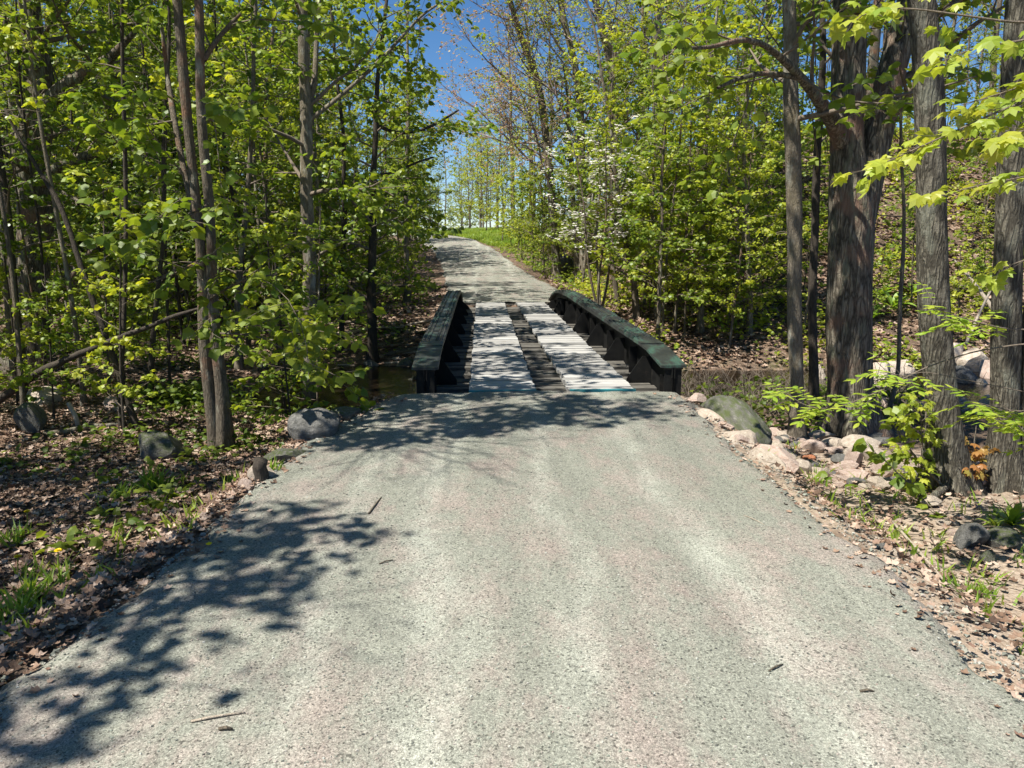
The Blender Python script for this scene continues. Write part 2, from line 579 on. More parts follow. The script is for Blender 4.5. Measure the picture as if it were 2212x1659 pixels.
def tube(mb, pts, rad, n=8, mi=0, rng=None, lump=0.0, flare=0):
    pts = np.asarray(pts, float)
    k = len(pts)
    rad = np.asarray(rad, float)
    tan = np.gradient(pts, axis=0)
    tan /= (np.linalg.norm(tan, axis=1, keepdims=True) + 1e-9)
    a = norm(np.cross(tan[0], (0.31, .9, .2) if abs(tan[0][1]) < .9 else (1, 0, 0)))
    ang = np.arange(n) * 2 * math.pi / n
    V = np.zeros((k, n, 3))
    ph = rng.random(6) * 6.28 if rng is not None else np.zeros(6)
    for i in range(k):
        t = tan[i]
        a = norm(a - t * np.dot(a, t))
        b = np.cross(t, a)
        rr = np.full(n, rad[i])
        if lump:
            rr = rr * (1 + lump * (np.sin(ang * 3 + ph[0] + i * .35) * .5 + np.sin(ang * 5 + ph[1] - i * .5) * .35 + np.sin(ang * 2 + ph[2] + i * .8) * .6))
        if flare and i < flare:
            fl = (1 - i / flare) ** 2
            rr = rr * (1 + fl * (.5 + .42 * np.sin(ang * 4 + ph[3]) + .2 * np.sin(ang * 7 + ph[4])))
        V[i] = pts[i] + np.outer(np.cos(ang) * rr, a) + np.outer(np.sin(ang) * rr, b)
    i0 = np.arange(k - 1)[:, None] * n
    j = np.arange(n)[None, :]
    j2 = (j + 1) % n
    fc = np.stack([i0 + j, i0 + j2, i0 + n + j2, i0 + n + j], -1).reshape(-1, 4)
    mb.add(V.reshape(-1, 3), fc, mi)


def resample(pts, rad, step):
    pts = np.asarray(pts, float); rad = np.asarray(rad, float)
    d = np.concatenate([[0], np.cumsum(np.linalg.norm(np.diff(pts, axis=0), axis=1))])
    m_ = max(3, int(d[-1] / step) + 1)
    s = np.linspace(0, d[-1], m_)
    # smooth interpolation
    out = np.stack([np.interp(s, d, pts[:, i]) for i in range(3)], 1)
    if m_ > 6:
        for _ in range(2):
            out[1:-1] = (out[:-2] + 2 * out[1:-1] + out[2:]) / 4
    return out, np.interp(s, d, rad)


# leaf shapes: (verts, faces); stalk end at the origin, tip towards +y
def fan(outline, cz):
    o = np.array(outline, float)
    v = np.vstack([[(0, .38, cz)], o])
    n = len(o)
    return v, np.array([(0, 1 + i, 1 + (i + 1) % n) for i in range(n)])


_half = [(0.05, .0, .02), (.30, -.08, -.07), (.36, .10, -.02), (.58, .24, -.20), (.37, .40, -.05), (.43, .68, -.17), (.19, .64, -.05)]
_out = _half + [(0, 1.0, -.22)] + [(-x, y, z) for x, y, z in reversed(_half)]
LEAF_MAPLE = fan(_out, .07)
_h2 = [(.38, .02, -.06), (.52, .42, -.12), (.28, .66, -.05)]
LEAF_MID = fan([(0, 0, 0)] + _h2 + [(0, 1, -.2)] + [(-x, y, z) for x, y, z in reversed(_h2)], .06)
LEAF_FAR = (np.array([(0, 0, 0), (.42, .42, -.1), (0, 1, -.1), (-.42, .42, -.1)], float), np.array([(0, 1, 2), (0, 2, 3)]))
_h3 = [(.15, .22, -.03), (.20, .48, -.04), (.13, .78, -.03)]
LEAF_ASH = fan([(0, 0, 0)] + _h3 + [(0, 1, -.08)] + [(-x, y, z) for x, y, z in reversed(_h3)], .03)
LEAF_DEAD = fan([(0, 0, .1), (.34, .05, .16), (.30, .3, .06), (.52, .46, .22), (.26, .62, .06), (0, 1, .25), (-.24, .66, .03), (-.5, .4, .2), (-.3, .24, .05), (-.36, .0, .12)], .0)
PETAL = fan([(0, 0, 0), (.4, .3, .06), (.36, .8, .1), (0, 1, .1), (-.36, .8, .1), (-.4, .3, .06)], .0)
BLADE = (np.array([(-.05, 0, 0), (.05, 0, 0), (.045, .5, .05), (-.045, .5, .05), (0, 1, -.12)], float), [np.array([(0, 1, 2, 3)]), np.array([(3, 2, 4)])])


def put_leaves(mb, rng, pos, dirs, tmpl, smin, smax, droop=.7, jit=.6, roll=.5, upv=None, mi=0):
    pos = np.asarray(pos, float); dirs = np.asarray(dirs, float)
    n = len(pos)
    if n == 0:
        return
    t = dirs + rng.normal(size=(n, 3)) * jit
    t[:, 2] = t[:, 2] * .35 - droop * rng.random(n)
    t /= np.linalg.norm(t, axis=1, keepdims=True) + 1e-9
    up = np.tile(np.array((0, 0, 1.0)), (n, 1)) if upv is None else np.asarray(upv, float)
    up = up + rng.normal(size=(n, 3)) * roll
    s = np.cross(t, up)
    s /= np.linalg.norm(s, axis=1, keepdims=True) + 1e-9
    nn = np.cross(s, t)
    size = (smin + (smax - smin) * rng.random(n))[:, None, None]
    tv, tf = tmpl
    V = pos[:, None, :] + size * (tv[None, :, 0:1] * s[:, None] + tv[None, :, 1:2] * t[:, None] + tv[None, :, 2:3] * nn[:, None])
    k = len(tv)
    for fcs in (tf if isinstance(tf, list) else [tf]):
        Fc = (np.arange(n)[:, None, None] * k + fcs[None]).reshape(-1, fcs.shape[1])
        if fcs is (tf if not isinstance(tf, list) else tf[0]):
            mb.add(V.reshape(-1, 3), Fc, mi)
            base = mb.n - n * k
        else:
            mb.f.append((Fc + base, mi))


def rot_about(v, ax, a):
    v = np.asarray(v, float); ax = norm(ax)
    return v * math.cos(a) + np.cross(ax, v) * math.sin(a) + ax * np.dot(ax, v) * (1 - math.cos(a))


def branch(rng, p, d, Ln, r0, lvl, P, segs, anch):
    """grow one branch; P: parameters; collects (pts, rad) and leaf anchors (pos, dir)"""
    k = max(4, int(Ln / P.get('seg', .35)) + 2)
    pts = [np.asarray(p, float)]
    d = norm(d)
    st = Ln / (k - 1)
    for i in range(k - 1):
        d = norm(d + rng.normal(size=3) * P.get('wander', .13) + np.array((0, 0, P.get('trop', .02))))
        pts.append(pts[-1] + d * st)
    pts = np.array(pts)
    rad = np.linspace(r0, max(.0025, r0 * .22), k)
    segs.append((pts, rad, lvl))
    tan = np.gradient(pts, axis=0)
    maxl = P['levels']
    if lvl < maxl:
        nc = max(2, int(P['kids'][min(lvl, len(P['kids']) - 1)] * Ln))
        side = rng.random() * 6.28
        for j in range(nc):
            t = .18 + .8 * (j + rng.random() * .7) / nc
            f = min(t, .99) * (k - 1)
            i = int(f); q = pts[i] + (pts[min(i + 1, k - 1)] - pts[i]) * (f - i)
            tg = norm(tan[i])
            az = side + j * 2.4 + rng.normal() * .4
            flat = P.get('flat', .5)
            s = norm(np.cross(tg, (0, 0, 1)) + 1e-4)
            u = np.cross(s, tg)
            off = norm(s * math.cos(az) + u * math.sin(az) * (1 - flat))
            ang = R(rng.uniform(*P.get('angle', (35, 65))))
            dd = tg * math.cos(ang) + off * math.sin(ang)
            branch(rng, q, dd, Ln * rng.uniform(*P.get('ratio', (.32, .6))) * (1.15 - .55 * t), max(.003, rad[i] * .55), lvl + 1, P, segs, anch)
    if lvl >= P.get('leaf_from', maxl):
        stp = P.get('node', .12)
        m_ = max(2, int(Ln * .85 / stp))
        for j in range(m_):
            f = (.15 + .85 * (j + rng.random() * .5) / m_) * (k - 1)
            f = min(f, k - 1.001)
            i = int(f); q = pts[i] + (pts[i + 1] - pts[i]) * (f - i)
            tg = norm(tan[i])
            s = norm(np.cross(tg, (0, 0, 1)) + rng.normal(size=3) * .4)
            for sg in (-1, 1):
                for _ in range(P.get('per', 1)):
                    dd = norm(s * sg + tg * .7)
                    anch.append((q + dd * P.get('petiole', .05) * rng.uniform(.5, 1.6), dd))
        anch.append((pts[-1], norm(tan[-1])))


def emit(segs, mbw, sides=(7, 5, 4, 3)):
    for pts, rad, lvl in segs:
        tube(mbw, pts, rad, sides[min(lvl, len(sides) - 1)])


def crown_on(rng, pts, rad, P, h0, h1, count, length, segs, anch, az_bias=None, incl=(50, 85), r_share=.4):
    """branches along a trunk polyline between heights h0 and h1 (metres above its base)"""
    pts = np.asarray(pts); z0 = pts[0][2]
    zs = pts[:, 2] - z0
    az = rng.random() * 6.28
    for j in range(count):
        h = h0 + (h1 - h0) * (j + rng.random() * .8) / count
        q = np.array([np.interp(h, zs, pts[:, i]) for i in range(3)])
        r = float(np.interp(h, zs, rad))
        az += 2.4 + rng.normal() * .5
        a = az
        if az_bias is not None and rng.random() < az_bias[1]:
            a = az_bias[0] + rng.normal() * .7
        inc = R(rng.uniform(*incl))
        d = np.array((math.cos(a) * math.sin(inc), math.sin(a) * math.sin(inc), math.cos(inc)))
        f = (h - h0) / max(.1, h1 - h0)
        lf = length[0] + (length[1] - length[0]) * f
        branch(rng, q, d, lf * rng.uniform(.7, 1.2), max(.006, min(r * r_share, .012 + .016 * lf)), 1, P, segs, anch)


# ------------------------------------------------------------------ render, world and sun
SC.render.engine = 'CYCLES'
cy = SC.cycles
cy.use_denoising = True
cy.denoiser = 'OPENIMAGEDENOISE'
cy.denoising_input_passes = 'RGB_ALBEDO_NORMAL'
cy.max_bounces = 7
cy.diffuse_bounces = 2
cy.glossy_bounces = 2
cy.transmission_bounces = 4
cy.transparent_max_bounces = 4
cy.sample_clamp_indirect = 6
cy.use_adaptive_sampling = True
cy.adaptive_threshold = .02
SC.view_settings.view_transform = 'Standard'
SC.view_settings.look = 'None'
SC.view_settings.gamma = 1
SC.view_settings.exposure = .93

SUN_EL, SUN_AZ = R(60), math.atan2(-.86, -.50)
w = bpy.data.worlds.new("World")
SC.world = w
w.use_nodes = True
nt = w.node_tree
bg = nt.nodes.get('Background') or nt.nodes.new('ShaderNodeBackground')
sky = nt.nodes.new('ShaderNodeTexSky')
sky.sky_type = 'NISHITA'
sky.sun_disc = False
sky.sun_elevation = SUN_EL
sky.sun_rotation = SUN_AZ
sky.air_density = 1.0
sky.dust_density = .0
sky.altitude = 2500
sky.ozone_density = 3.0
hs = nt.nodes.new('ShaderNodeHueSaturation')
hs.inputs['Saturation'].default_value = 1.2
hs.inputs['Value'].default_value = 1.0
nt.links.new(sky.outputs[0], hs.inputs['Color'])
nt.links.new(hs.outputs[0], bg.inputs[0])
bg.inputs[1].default_value = .072
sl = bpy.data.lights.new("sun", 'SUN')
sl.energy = 5.0
sl.angle = R(.5)
sl.color = (1.0, .95, .86)
so = bpy.data.objects.new("sun", sl)
COL.objects.link(so)
SDIR = np.array((math.sin(SUN_AZ) * math.cos(SUN_EL), math.cos(SUN_AZ) * math.cos(SUN_EL), math.sin(SUN_EL)))
so.rotation_euler = Vector(SDIR).to_track_quat('Z', 'Y').to_euler()
so.location = tuple(SDIR * 60)

# ------------------------------------------------------------------ ground
def axis(parts):
    out = []
    for a, b, s in parts:
        out += list(np.arange(a, b, s))
    return np.array(out + [parts[-1][1]])


gx = axis([(-700, -120, 60), (-120, -40, 8), (-40, -14, 1.2), (-14, -6, .35), (-6, 6, .12), (6, 14, .3), (14, 40, 1.2), (40, 120, 8), (120, 700, 60)])
gy = axis([(-60, -6, 6), (-6, 1, .5), (1, 10, .1), (10, 22, .16), (22, 40, .5), (40, 80, 1.2), (80, 160, 6), (160, 1200, 80)])
X, Y = np.meshgrid(gx, gy)
Z = H(X, Y)
mb = MB()
nxx, nyy = len(gx), len(gy)
idx = np.arange(nxx * nyy).reshape(nyy, nxx)
fc = np.stack([idx[:-1, :-1], idx[:-1, 1:], idx[1:, 1:], idx[1:, :-1]], -1).reshape(-1, 4)
mb.add(np.stack([X, Y, Z], -1).reshape(-1, 3), fc)
tag(mb.build('ground', M['floor'], smooth=True), kind='structure')


def road_sheet(name, ys, nacross, seed):
    rng = np.random.default_rng(seed)
    mb = MB()
    rows = []
    for y in ys:
        el = .10 * wob(3.0, y, 2.1) + .05 * wob(1, y, 6) + .035 * wob(2, y, 15)
        er = .10 * wob(9.0, y, 2.3) + .05 * wob(4, y, 5) + .035 * wob(7, y, 14)
        xl, xr = float(road_xl(y)) + el, float(road_xr(y)) + er
        t = np.linspace(0, 1, nacross)
        x = xl + (xr - xl) * t
        z = float(road_z(y)) + .012 + .03 * np.sin(t * math.pi) - .012 * np.exp(-((x + .28) / .2) ** 2) - .012 * np.exp(-((x - 1.22) / .2) ** 2)
        z = z + .006 * wob(x, y, 4)
        z = z - .09 * (np.clip(np.abs(t - .5) * 2 - .93, 0, 1) / .07) ** 1.5
        rows.append(np.stack([x, np.full_like(x, y), z], -1))
    V = np.array(rows)
    k, n = V.shape[:2]
    idx = np.arange(k * n).reshape(k, n)
    fc = np.stack([idx[:-1, :-1], idx[:-1, 1:], idx[1:, 1:], idx[1:, :-1]], -1).reshape(-1, 4)
    mb.add(V.reshape(-1, 3), fc)
    return tag(mb.build(name, M['road'], smooth=True), kind='structure')


road_sheet('road', axis([(-6, 1, .25), (1, 8.24, .06)]), 70, 1)
road_sheet('road_beyond_bridge', axis([(19.86, 40, .2), (40, 100, .6)]), 40, 2)

mb = MB()
xs = np.linspace(-40, 30, 90)
for sgn in (0,):
    a = np.stack([xs, stream_y(xs) - 2.3, np.full_like(xs, WATER_Z)], -1)
    b = np.stack([xs, stream_y(xs) + 3.0, np.full_like(xs, WATER_Z)], -1)
    V = np.stack([a, b], 0)
    idx = np.arange(180).reshape(2, 90)
    mb.add(V.reshape(-1, 3), np.stack([idx[0, :-1], idx[0, 1:], idx[1, 1:], idx[1, :-1]], -1))
tag(mb.build('water', M['water']), kind='structure')

# ------------------------------------------------------------------ bridge
Y0, Y1 = 8.28, 19.8
GXL, GXR = -.64, 2.07
br = thing('plate_girder_bridge', 'low black riveted steel girder bridge with two pale plank wheel tracks over a stream', 'bridge', (.7, 14, -.3))
OFF = np.array((.7, 14, -.3))


def top_z(y):
    t = (y - Y0) / (Y1 - Y0)
    return float(np.interp(t, [0, .03, .07, .3, .55, .68, .8, .88, .94, 1.0], [.31, .35, .41, .435, .47, .49, .47, .41, .30, .10]))


class LMB(MB):
    def add(self, verts, faces, mi=0):
        super().add(np.asarray(verts, float).reshape(-1, 3) - OFF, faces, mi)


GB = -.42
for gi, gxx in enumerate((GXL, GXR)):
    gname = 'girder'
    ys = np.concatenate([np.linspace(Y0, Y0 + 10, 28), np.linspace(Y0 + 10.1, Y1, 20)])
    tz = np.array([top_z(y) for y in ys])
    web = LMB()
    th = .008
    for s0 in (-1, 1):
        a = np.stack([np.full_like(ys, gxx + s0 * th), ys, np.full_like(ys, GB)], -1)
        b = np.stack([np.full_like(ys, gxx + s0 * th), ys, tz - .03], -1)
        V = np.stack([a, b]); n = len(ys)
        idx = np.arange(2 * n).reshape(2, n)
        web.add(V, np.stack([idx[0, :-1], idx[0, 1:], idx[1, 1:], idx[1, :-1]], -1))
    inner = 1 if gi == 0 else -1
    # longitudinal angle irons under the flange, on both faces, and bottom flange
    for s0 in (-1, 1):
        for i in range(len(ys) - 1):
            for (x0, x1, dz0, dz1) in ((.008, .02, -.15, -.031), (.02, .11, -.045, -.031)):
                xa, xb = sorted((gxx + s0 * x0, gxx + s0 * x1))
                v = [(xa, ys[i], tz[i] + dz0), (xb, ys[i], tz[i] + dz0), (xb, ys[i + 1], tz[i + 1] + dz0), (xa, ys[i + 1], tz[i + 1] + dz0),
                     (xa, ys[i], tz[i] + dz1), (xb, ys[i], tz[i] + dz1), (xb, ys[i + 1], tz[i + 1] + dz1), (xa, ys[i + 1], tz[i + 1] + dz1)]
                web.add(v, [(0, 3, 2, 1), (4, 5, 6, 7), (0, 1, 5, 4), (1, 2, 6, 5), (2, 3, 7, 6), (3, 0, 4, 7)])
    web.box((gxx - .15, Y0, GB - .03), (gxx + .15, Y1, GB - .003))
    go = web.build(gname, M['steel'], br)
    if gi == 1:      # this girder stands slightly splayed towards the near end
        go.rotation_euler = (0, 0, .0235); go.location = (-.03, 0, 0)
    # top flange of stacked cover plates
    fl = LMB()
    plates = [(0, Y1 - Y0, 0.0, .148), (1.0, 11.0, .014, .145), (2.2, 10.2, .024, .142), (3.9, 9.0, .036, .139)]
    for a0, b0, dz, hw in plates:
        yy = np.unique(np.clip(np.concatenate([[Y0 + a0, Y0 + b0], ys]), Y0 + a0, Y0 + b0))
        zz = np.array([top_z(y) for y in yy]) + dz
        lo = -.028 if dz == 0 else -.017
        for i in range(len(yy) - 1):
            x0, x1 = gxx - hw, gxx + hw
            v = [(x0, yy[i], zz[i] + lo), (x1, yy[i], zz[i] + lo), (x1, yy[i + 1], zz[i + 1] + lo), (x0, yy[i + 1], zz[i + 1] + lo),
                 (x0, yy[i], zz[i]), (x1, yy[i], zz[i]), (x1, yy[i + 1], zz[i + 1]), (x0, yy[i + 1], zz[i + 1])]
            f = [(0, 3, 2, 1), (4, 5, 6, 7), (1, 2, 6, 5), (3, 0, 4, 7)]
            if i == 0: f.append((0, 1, 5, 4))
            if i == len(yy) - 2: f.append((2, 3, 7, 6))
            fl.add(v, f)
    # rivet heads
    ang = np.arange(6) * math.pi / 3
    for y in np.arange(Y0 + 1.35, Y1 - .5, .105):
        tt = y - Y0
        dz = max([d for a0, b0, d, h_ in plates if a0 <= tt <= b0])
        z = top_z(y) + dz
        for xo in (-.112, -.055, .055, .112):
            cx_ = gxx + xo
            r1, r2 = .023, .013
            v = [(cx_ + r1 * math.cos(a), y + r1 * math.sin(a), z) for a in ang] + [(cx_ + r2 * math.cos(a), y + r2 * math.sin(a), z + .019) for a in ang]
            fl.add(v, [(k, (k + 1) % 6, 6 + (k + 1) % 6, 6 + k) for k in range(6)])
            fl.f.append((np.array([[6 + k for k in range(6)]]) + fl.n - 12, 0))
    fl.build('top_flange', M['steel_top'], go)
    # stiffeners and knee braces on the track side, plain stiffeners outside
    k = 0
    for y in np.arange(Y0 + .16, Y1 - .25, .82):
        zt = top_z(y) - .152
        st = LMB()
        for s0 in (-1, 1):
            xa, xb = sorted((gxx + s0 * .009, gxx + s0 * .115))
            st.box((xa, y - .006, GB), (xb, y + .006, zt))
            xa, xb = sorted((gxx + s0 * .009, gxx + s0 * .018))
            st.box((xa, y + .006, GB), (xb, y + .085, zt))
        for z in np.arange(GB + .08, zt - .02, .1):
            xa, xb = sorted((gxx + inner * .018, gxx + inner * .028))
            st.box((xa, y + .035, z), (xb, y + .058, z + .024))
        st.build('stiffener', M['steel'], go)
        if k % 2 == 1:
            gs = LMB()
            x0 = gxx + inner * .105; x1 = gxx + inner * .32
            p = [(x0, -.09), (x1, -.09), (x1, -.02), (gxx + inner * .13, zt), (x0, zt)]
            n = len(p)
            v = [(a, y - .007, b) for a, b in p] + [(a, y + .007, b) for a, b in p]
            gs.add(v, [(j, (j + 1) % n, n + (j + 1) % n, n + j) for j in range(n)])
            gs.f.append((np.array([list(range(n))[::-1], [n + j for j in range(n)]]) + gs.n - 2 * n, 0))
            gs.build('knee_brace', M['steel'], go)
        k += 1
    ep = LMB()
    ep.box((gxx - .10, Y0 + .02, GB), (gxx + .10, Y0 + .033, .278))
    ep.build('end_plate', M['steel'], go)

# cross ties
rng = np.random.default_rng(5)
for i, y in enumerate(np.arange(Y0 + .1, Y1 - .1, .30)):
    t = LMB()
    j = rng.normal(size=(8, 3)) * .006
    dz = rng.normal() * .008
    xe = GXR - .06 + .135 * (14 - y) / 5.75
    t.box((GXL + .03, y - .095, -.215 + dz), (xe, y + .095, -.075 + dz), jit=j)
    t.build('cross_tie', M['tie'], br)
# plank wheel tracks
for (xa, xb, stag) in ((-.14, .60, .008), (.925, 1.65, .014)):
    ts = LMB()
    y = Y0 + .075
    k = 0
    while y < Y1 + .02:
        wd = rng.uniform(.125, .155)
        sl_ = .085 * (1 - (y - Y0) / (Y1 - Y0)) if xa > .5 else 0
        l0 = sl_ + xa + rng.normal() * stag * .5 - (stag * (1.6 if k % 9 < 5 else 0))
        ts.box((l0, y, -.012 + rng.normal() * .002), (sl_ + xb + rng.normal() * .008, y + wd - .014, .034 + rng.normal() * .005), jit=rng.normal(size=(8, 3)) * .0022)
        y += wd
        k += 1
    for xx in (xa + .14, (xa + xb) / 2 + .04, xb - .06):
        ts.box((xx - .05, Y0 + .06, -.072), (xx + .05, Y1, -.016))
    tso = ts.build('wheel_track', M['plank'], br)
    eb = LMB()
    sl_ = .085 if xa > .5 else 0
    eb.box((xa + sl_ - .015, Y0 + .03, -.07), (xb + sl_ + .012, Y0 + .071, .036))
    eb.build('end_board', M['teal'], tso)
ab = LMB()
ab.box((-1.15, Y0 - .35, -1.3), (2.35, Y0 - .04, -.05))
ab.box((-1.15, Y1 + .045, -1.3), (2.6, Y1 + .4, -.008))
ab.build('abutment', M['masonry'], br)


# ------------------------------------------------------------------ rocks
def ico(sub):
    me = bpy.data.meshes.new('tmp')
    import bmesh
    b = bmesh.new()
    bmesh.ops.create_icosphere(b, subdivisions=sub, radius=1)
    v = np.array([x.co[:] for x in b.verts]); f = np.array([[q.index for q in x.verts] for x in b.faces])
    b.free(); bpy.data.meshes.remove(me)
    return v, f


ICO = {1: ico(1), 2: ico(2), 3: ico(3), 4: ico(4)}


def road_top(x, y):
    xl, xr = float(road_xl(y)), float(road_xr(y))
    t = min(1, max(0, (x - xl) / (xr - xl)))
    return float(road_z(y)) + .012 + .03 * math.sin(t * math.pi) - .012 * math.exp(-((x + .28) / .2) ** 2) - .012 * math.exp(-((x - 1.22) / .2) ** 2) + .006 * float(wob(x, y, 4))


def rock_mesh(seed, sub=3, facet=.5, name='boulder'):
    v, f = ICO[sub]
    rng = np.random.default_rng(seed)
    v = v.copy()
    # clip by random planes so that it has broken faces
    for _ in range(7 if facet < .4 else 13):
        n = norm(rng.normal(size=3)); d = rng.uniform(.62, .95) if facet < .4 else rng.uniform(.52, .86)
        k = v @ n
        over = np.clip(k - d, 0, None)
        v -= np.outer(over * (facet * 1.3 if facet < .4 else .97), n)
    v /= np.abs(v).max(0)
    off = Vector(rng.random(3) * 50)
    for i in range(len(v)):
        p = Vector(v[i])
        a = mnoise.fractal(p * 1.3 + off, 1.0, 2.0, 4) * .13 + mnoise.noise(p * 5 + off) * .03
        v[i] *= 1 + a * (1 if facet < .4 else .55)
    mb = MB(); mb.add(v, f)
    return mb


def rock(name, px, py, wpx, hpx, depth, matk, label, group=None, seed=1, sub=3, rz=0, sink=.25, cat='rock', facet=.5, ground=None, tilt=(0, 0)):
    """a rock whose foot is seen at px, py and which spans wpx by hpx"""
    g = PG(px, py) if ground is None else ground
    D = g[1]
    wm = wpx / F * D; hm = hpx / F * D
    mbx = rock_mesh(seed, sub, facet)
    me = mbx.mesh(name, M[matk], smooth=True)
    me.set_sharp_from_angle(angle=R(28))
    o = bpy.data.objects.new(name, me); COL.objects.link(o)
    o.scale = (wm / 2, wm * depth / 2, hm * (1 + sink) / 2)
    o.rotation_euler = (tilt[0], tilt[1], rz)
    o.location = (g[0], g[1] + wm * depth * .42, g[2] + hm / 2 - hm * sink * .5)
    tag(o, label, cat, group)
    return o


# ---- roadside and forest boulders
rock('boulder', 672, 962, 122, 74, .9, 'rock_grey', 'dark grey rounded boulder on the road edge near the bridge, on the wooded bank', None, 11, 4, .3, facet=.38)
rock('boulder', 742, 912, 70, 30, .8, 'rock_moss', 'low mossy rock half buried behind the dark grey road edge boulder', None, 12, 3, .2)
rock('stone_slab', 612, 1005, 105, 36, .7, 'rock_moss', 'flat mossy slab lying along the road edge in front of the dark grey boulder', None, 13, 3, .75)
rock('stone', 560, 1052, 62, 42, .9, 'rock_tan', 'brown angular stone at the road edge beside a low mossy stump', None, 14, 3, .6)
rock('stone', 528, 1066, 42, 30, 1, 'rock_pink', 'small reddish stone at the tip of the roadside stone line', None, 15, 2, .2)
rock('boulder', 336, 1000, 105, 66, .9, 'rock_moss', 'green mossy boulder among dead leaves by the twin trunked tree', None, 16, 4, 0)
rock('boulder', 57, 945, 72, 70, .9, 'rock_moss', 'upright mossy boulder behind the fallen pole in the leaf litter', None, 17, 3, 0)
rock('boulder', 84, 878, 84, 36, .9, 'rock_tan', 'pale flat topped rock behind the upright mossy boulder', None, 18, 3, 0)
for i, (a, b, c_, d_) in enumerate([(255, 893, 34, 16), (284, 898, 28, 15), (216, 1078, 26, 14), (132, 1182, 40, 16)]):
    rock('stone', a, b, c_, d_, .9, 'rock_tan', 'small pale stone lying in the leaf litter of the wood', 'pale stones in the leaf litter', 40 + i, 2)
def rock_at(name, x, y, zc, sx, sy, sz, matk, label, seed, rz=0, facet=.5, tilt=(0, 0), sub=4):
    me = rock_mesh(seed, sub, facet).mesh(name, M[matk], smooth=True)
    me.set_sharp_from_angle(angle=R(28))
    o = bpy.data.objects.new(name, me); COL.objects.link(o)
    o.scale = (sx / 2, sy / 2, sz / 2); o.location = (x, y, zc); o.rotation_euler = (tilt[0], tilt[1], rz)
    return tag(o, label, 'rock')


rock_at('boulder', 2.60, 7.5, -.20, .54, 1.6, .54, 'rock_moss', 'big smooth grey boulder with green tint beside the road near the bridge end', 25, .02, .2, (.02, .12))
rock_at('stone', 2.36, 8.02, -.02, .22, .26, .14, 'rock_pink', 'small pink stone tucked under the big smooth boulder', 21)
rock_at('stone_slab', 2.285, 7.25, -.08, .26, .95, .20, 'rock_tan', 'long pale slab edging the road in front of the smooth boulder', 22, .03)
rock_at('stone_slab', 2.33, 6.48, -.09, .40, .62, .24, 'rock_tan', 'broad flat pale stone set in the road edge below the long slab', 23, -.1)
rock_at('stone_block', 2.52, 6.12, -.14, .34, .60, .34, 'rock_pink', 'lichen topped block of pink stone leaning off the road edge', 24, .15, .5, (.0, .2))
rock_at('stone_block', 2.33, 5.80, -.10, .30, .52, .28, 'rock_tan', 'wedge shaped tan block at the end of the roadside stones', 26, .1, .5, (.05, .1))
heap = [(1762, 982, 66, 30, 'rock_pink', 'long pink stone at the near side of the stone heap below the forked tree'),
        (1820, 975, 50, 26, 'rock_tan', 'tan stone against the foot of the forked tree'),
        (1885, 960, 70, 30, 'rock_dark', 'dark flat stone behind the heap near the stream'),
        (1868, 985, 86, 38, 'rock_tan', 'broad tan stone on the top of the heap'),
        (1916, 968, 60, 22, 'rock_grey', 'grey rounded stone behind the heap'),
        (1850, 1016, 46, 46, 'rock_pink', 'square pink stone standing in the middle of the heap'),
        (1845, 1030, 36, 18, 'rock_rust', 'rust red brick coloured stone at the front of the heap'),
        (1900, 1010, 62, 34, 'rock_tan', 'rounded cream stone beside the square pink stone'),
        (1926, 1032, 74, 38, 'rock_pink', 'large speckled stone in front of the yellow green sapling'),
        (1852, 1052, 38, 22, 'rock_grey', 'whitish small stone below the rust red stone'),
        (1903, 1056, 52, 24, 'rock_tan', 'flat tan stone at the front row of the heap'),
        (1958, 1064, 46, 26, 'rock_pink', 'pink stone at the foot of the straight grey tree')]
for i, (a, b, c_, d_, mk, lab) in enumerate(heap):
    rock('stone', a, b, c_, d_, .95, mk, lab, 'stones in the loose heap by the grey trees', 60 + i, 3, i * .8)
rg = np.random.default_rng(77)
SMALL = [rock_mesh(200 + i, 2, .6).mesh('stone', M[k], True) for i, k in enumerate(['rock_tan', 'rock_pink', 'rock_grey', 'rock_tan', 'rock_pink', 'rock_rust'])]
for me in SMALL:
    me.set_sharp_from_angle(angle=R(28))


def small_stones(n, region, label, group, smin, smax, name='stone'):
    k = 0
    tries = 0
    while k < n and tries < n * 20:
        tries += 1
        x, y = region(rg)
        if road_xl(y) - .02 < x < road_xr(y) - .02:
            continue
        s = rg.uniform(smin, smax) * (1 if rg.random() > .15 else 1.6)
        o = bpy.data.objects.new(name, SMALL[int(rg.integers(0, 5)) if rg.random() < .97 else 5])
        COL.objects.link(o)
        o.scale = (s, s * rg.uniform(.7, 1.1), s * rg.uniform(.45, .75))
        o.rotation_euler = (rg.normal() * .2, rg.normal() * .2, rg.random() * 6.28)
        o.location = (x, y, h1(x, y) + s * .2)
        tag(o, label, 'stone', group)
        k += 1


small_stones(170, lambda r: (r.normal(3.3, .42), r.uniform(5.7, 8.6)), 'fist sized pale stone scattered around the loose heap', 'small stones around the heap', .035, .10)
small_stones(60, lambda r: (r.uniform(2.3, 3.6), r.uniform(3.6, 6.2)), 'small stone on the bare earth verge between gravel and grey trees', 'small stones on the bare verge', .02, .05)
small_stones(40, lambda r: (r.uniform(-5, 9), 12.4 + r.normal() * 1.6), 'water worn cobble along the bed of the stream', 'cobbles along the stream', .06, .17, 'cobble')
rock('boulder', 2112, 1192, 82, 62, .9, 'rock_grey', 'grey boulder in the shade below the green lily plant', None, 31, 3, .4)
rock('boulder', 2186, 1200, 86, 48, .9, 'rock_moss', 'low shaded boulder beside the grey boulder under the lily plant', None, 32, 3)
rock('stone', 2140, 1225, 46, 36, .9, 'rock_moss', 'mossy stone below the grey boulder on the verge', None, 33, 3)
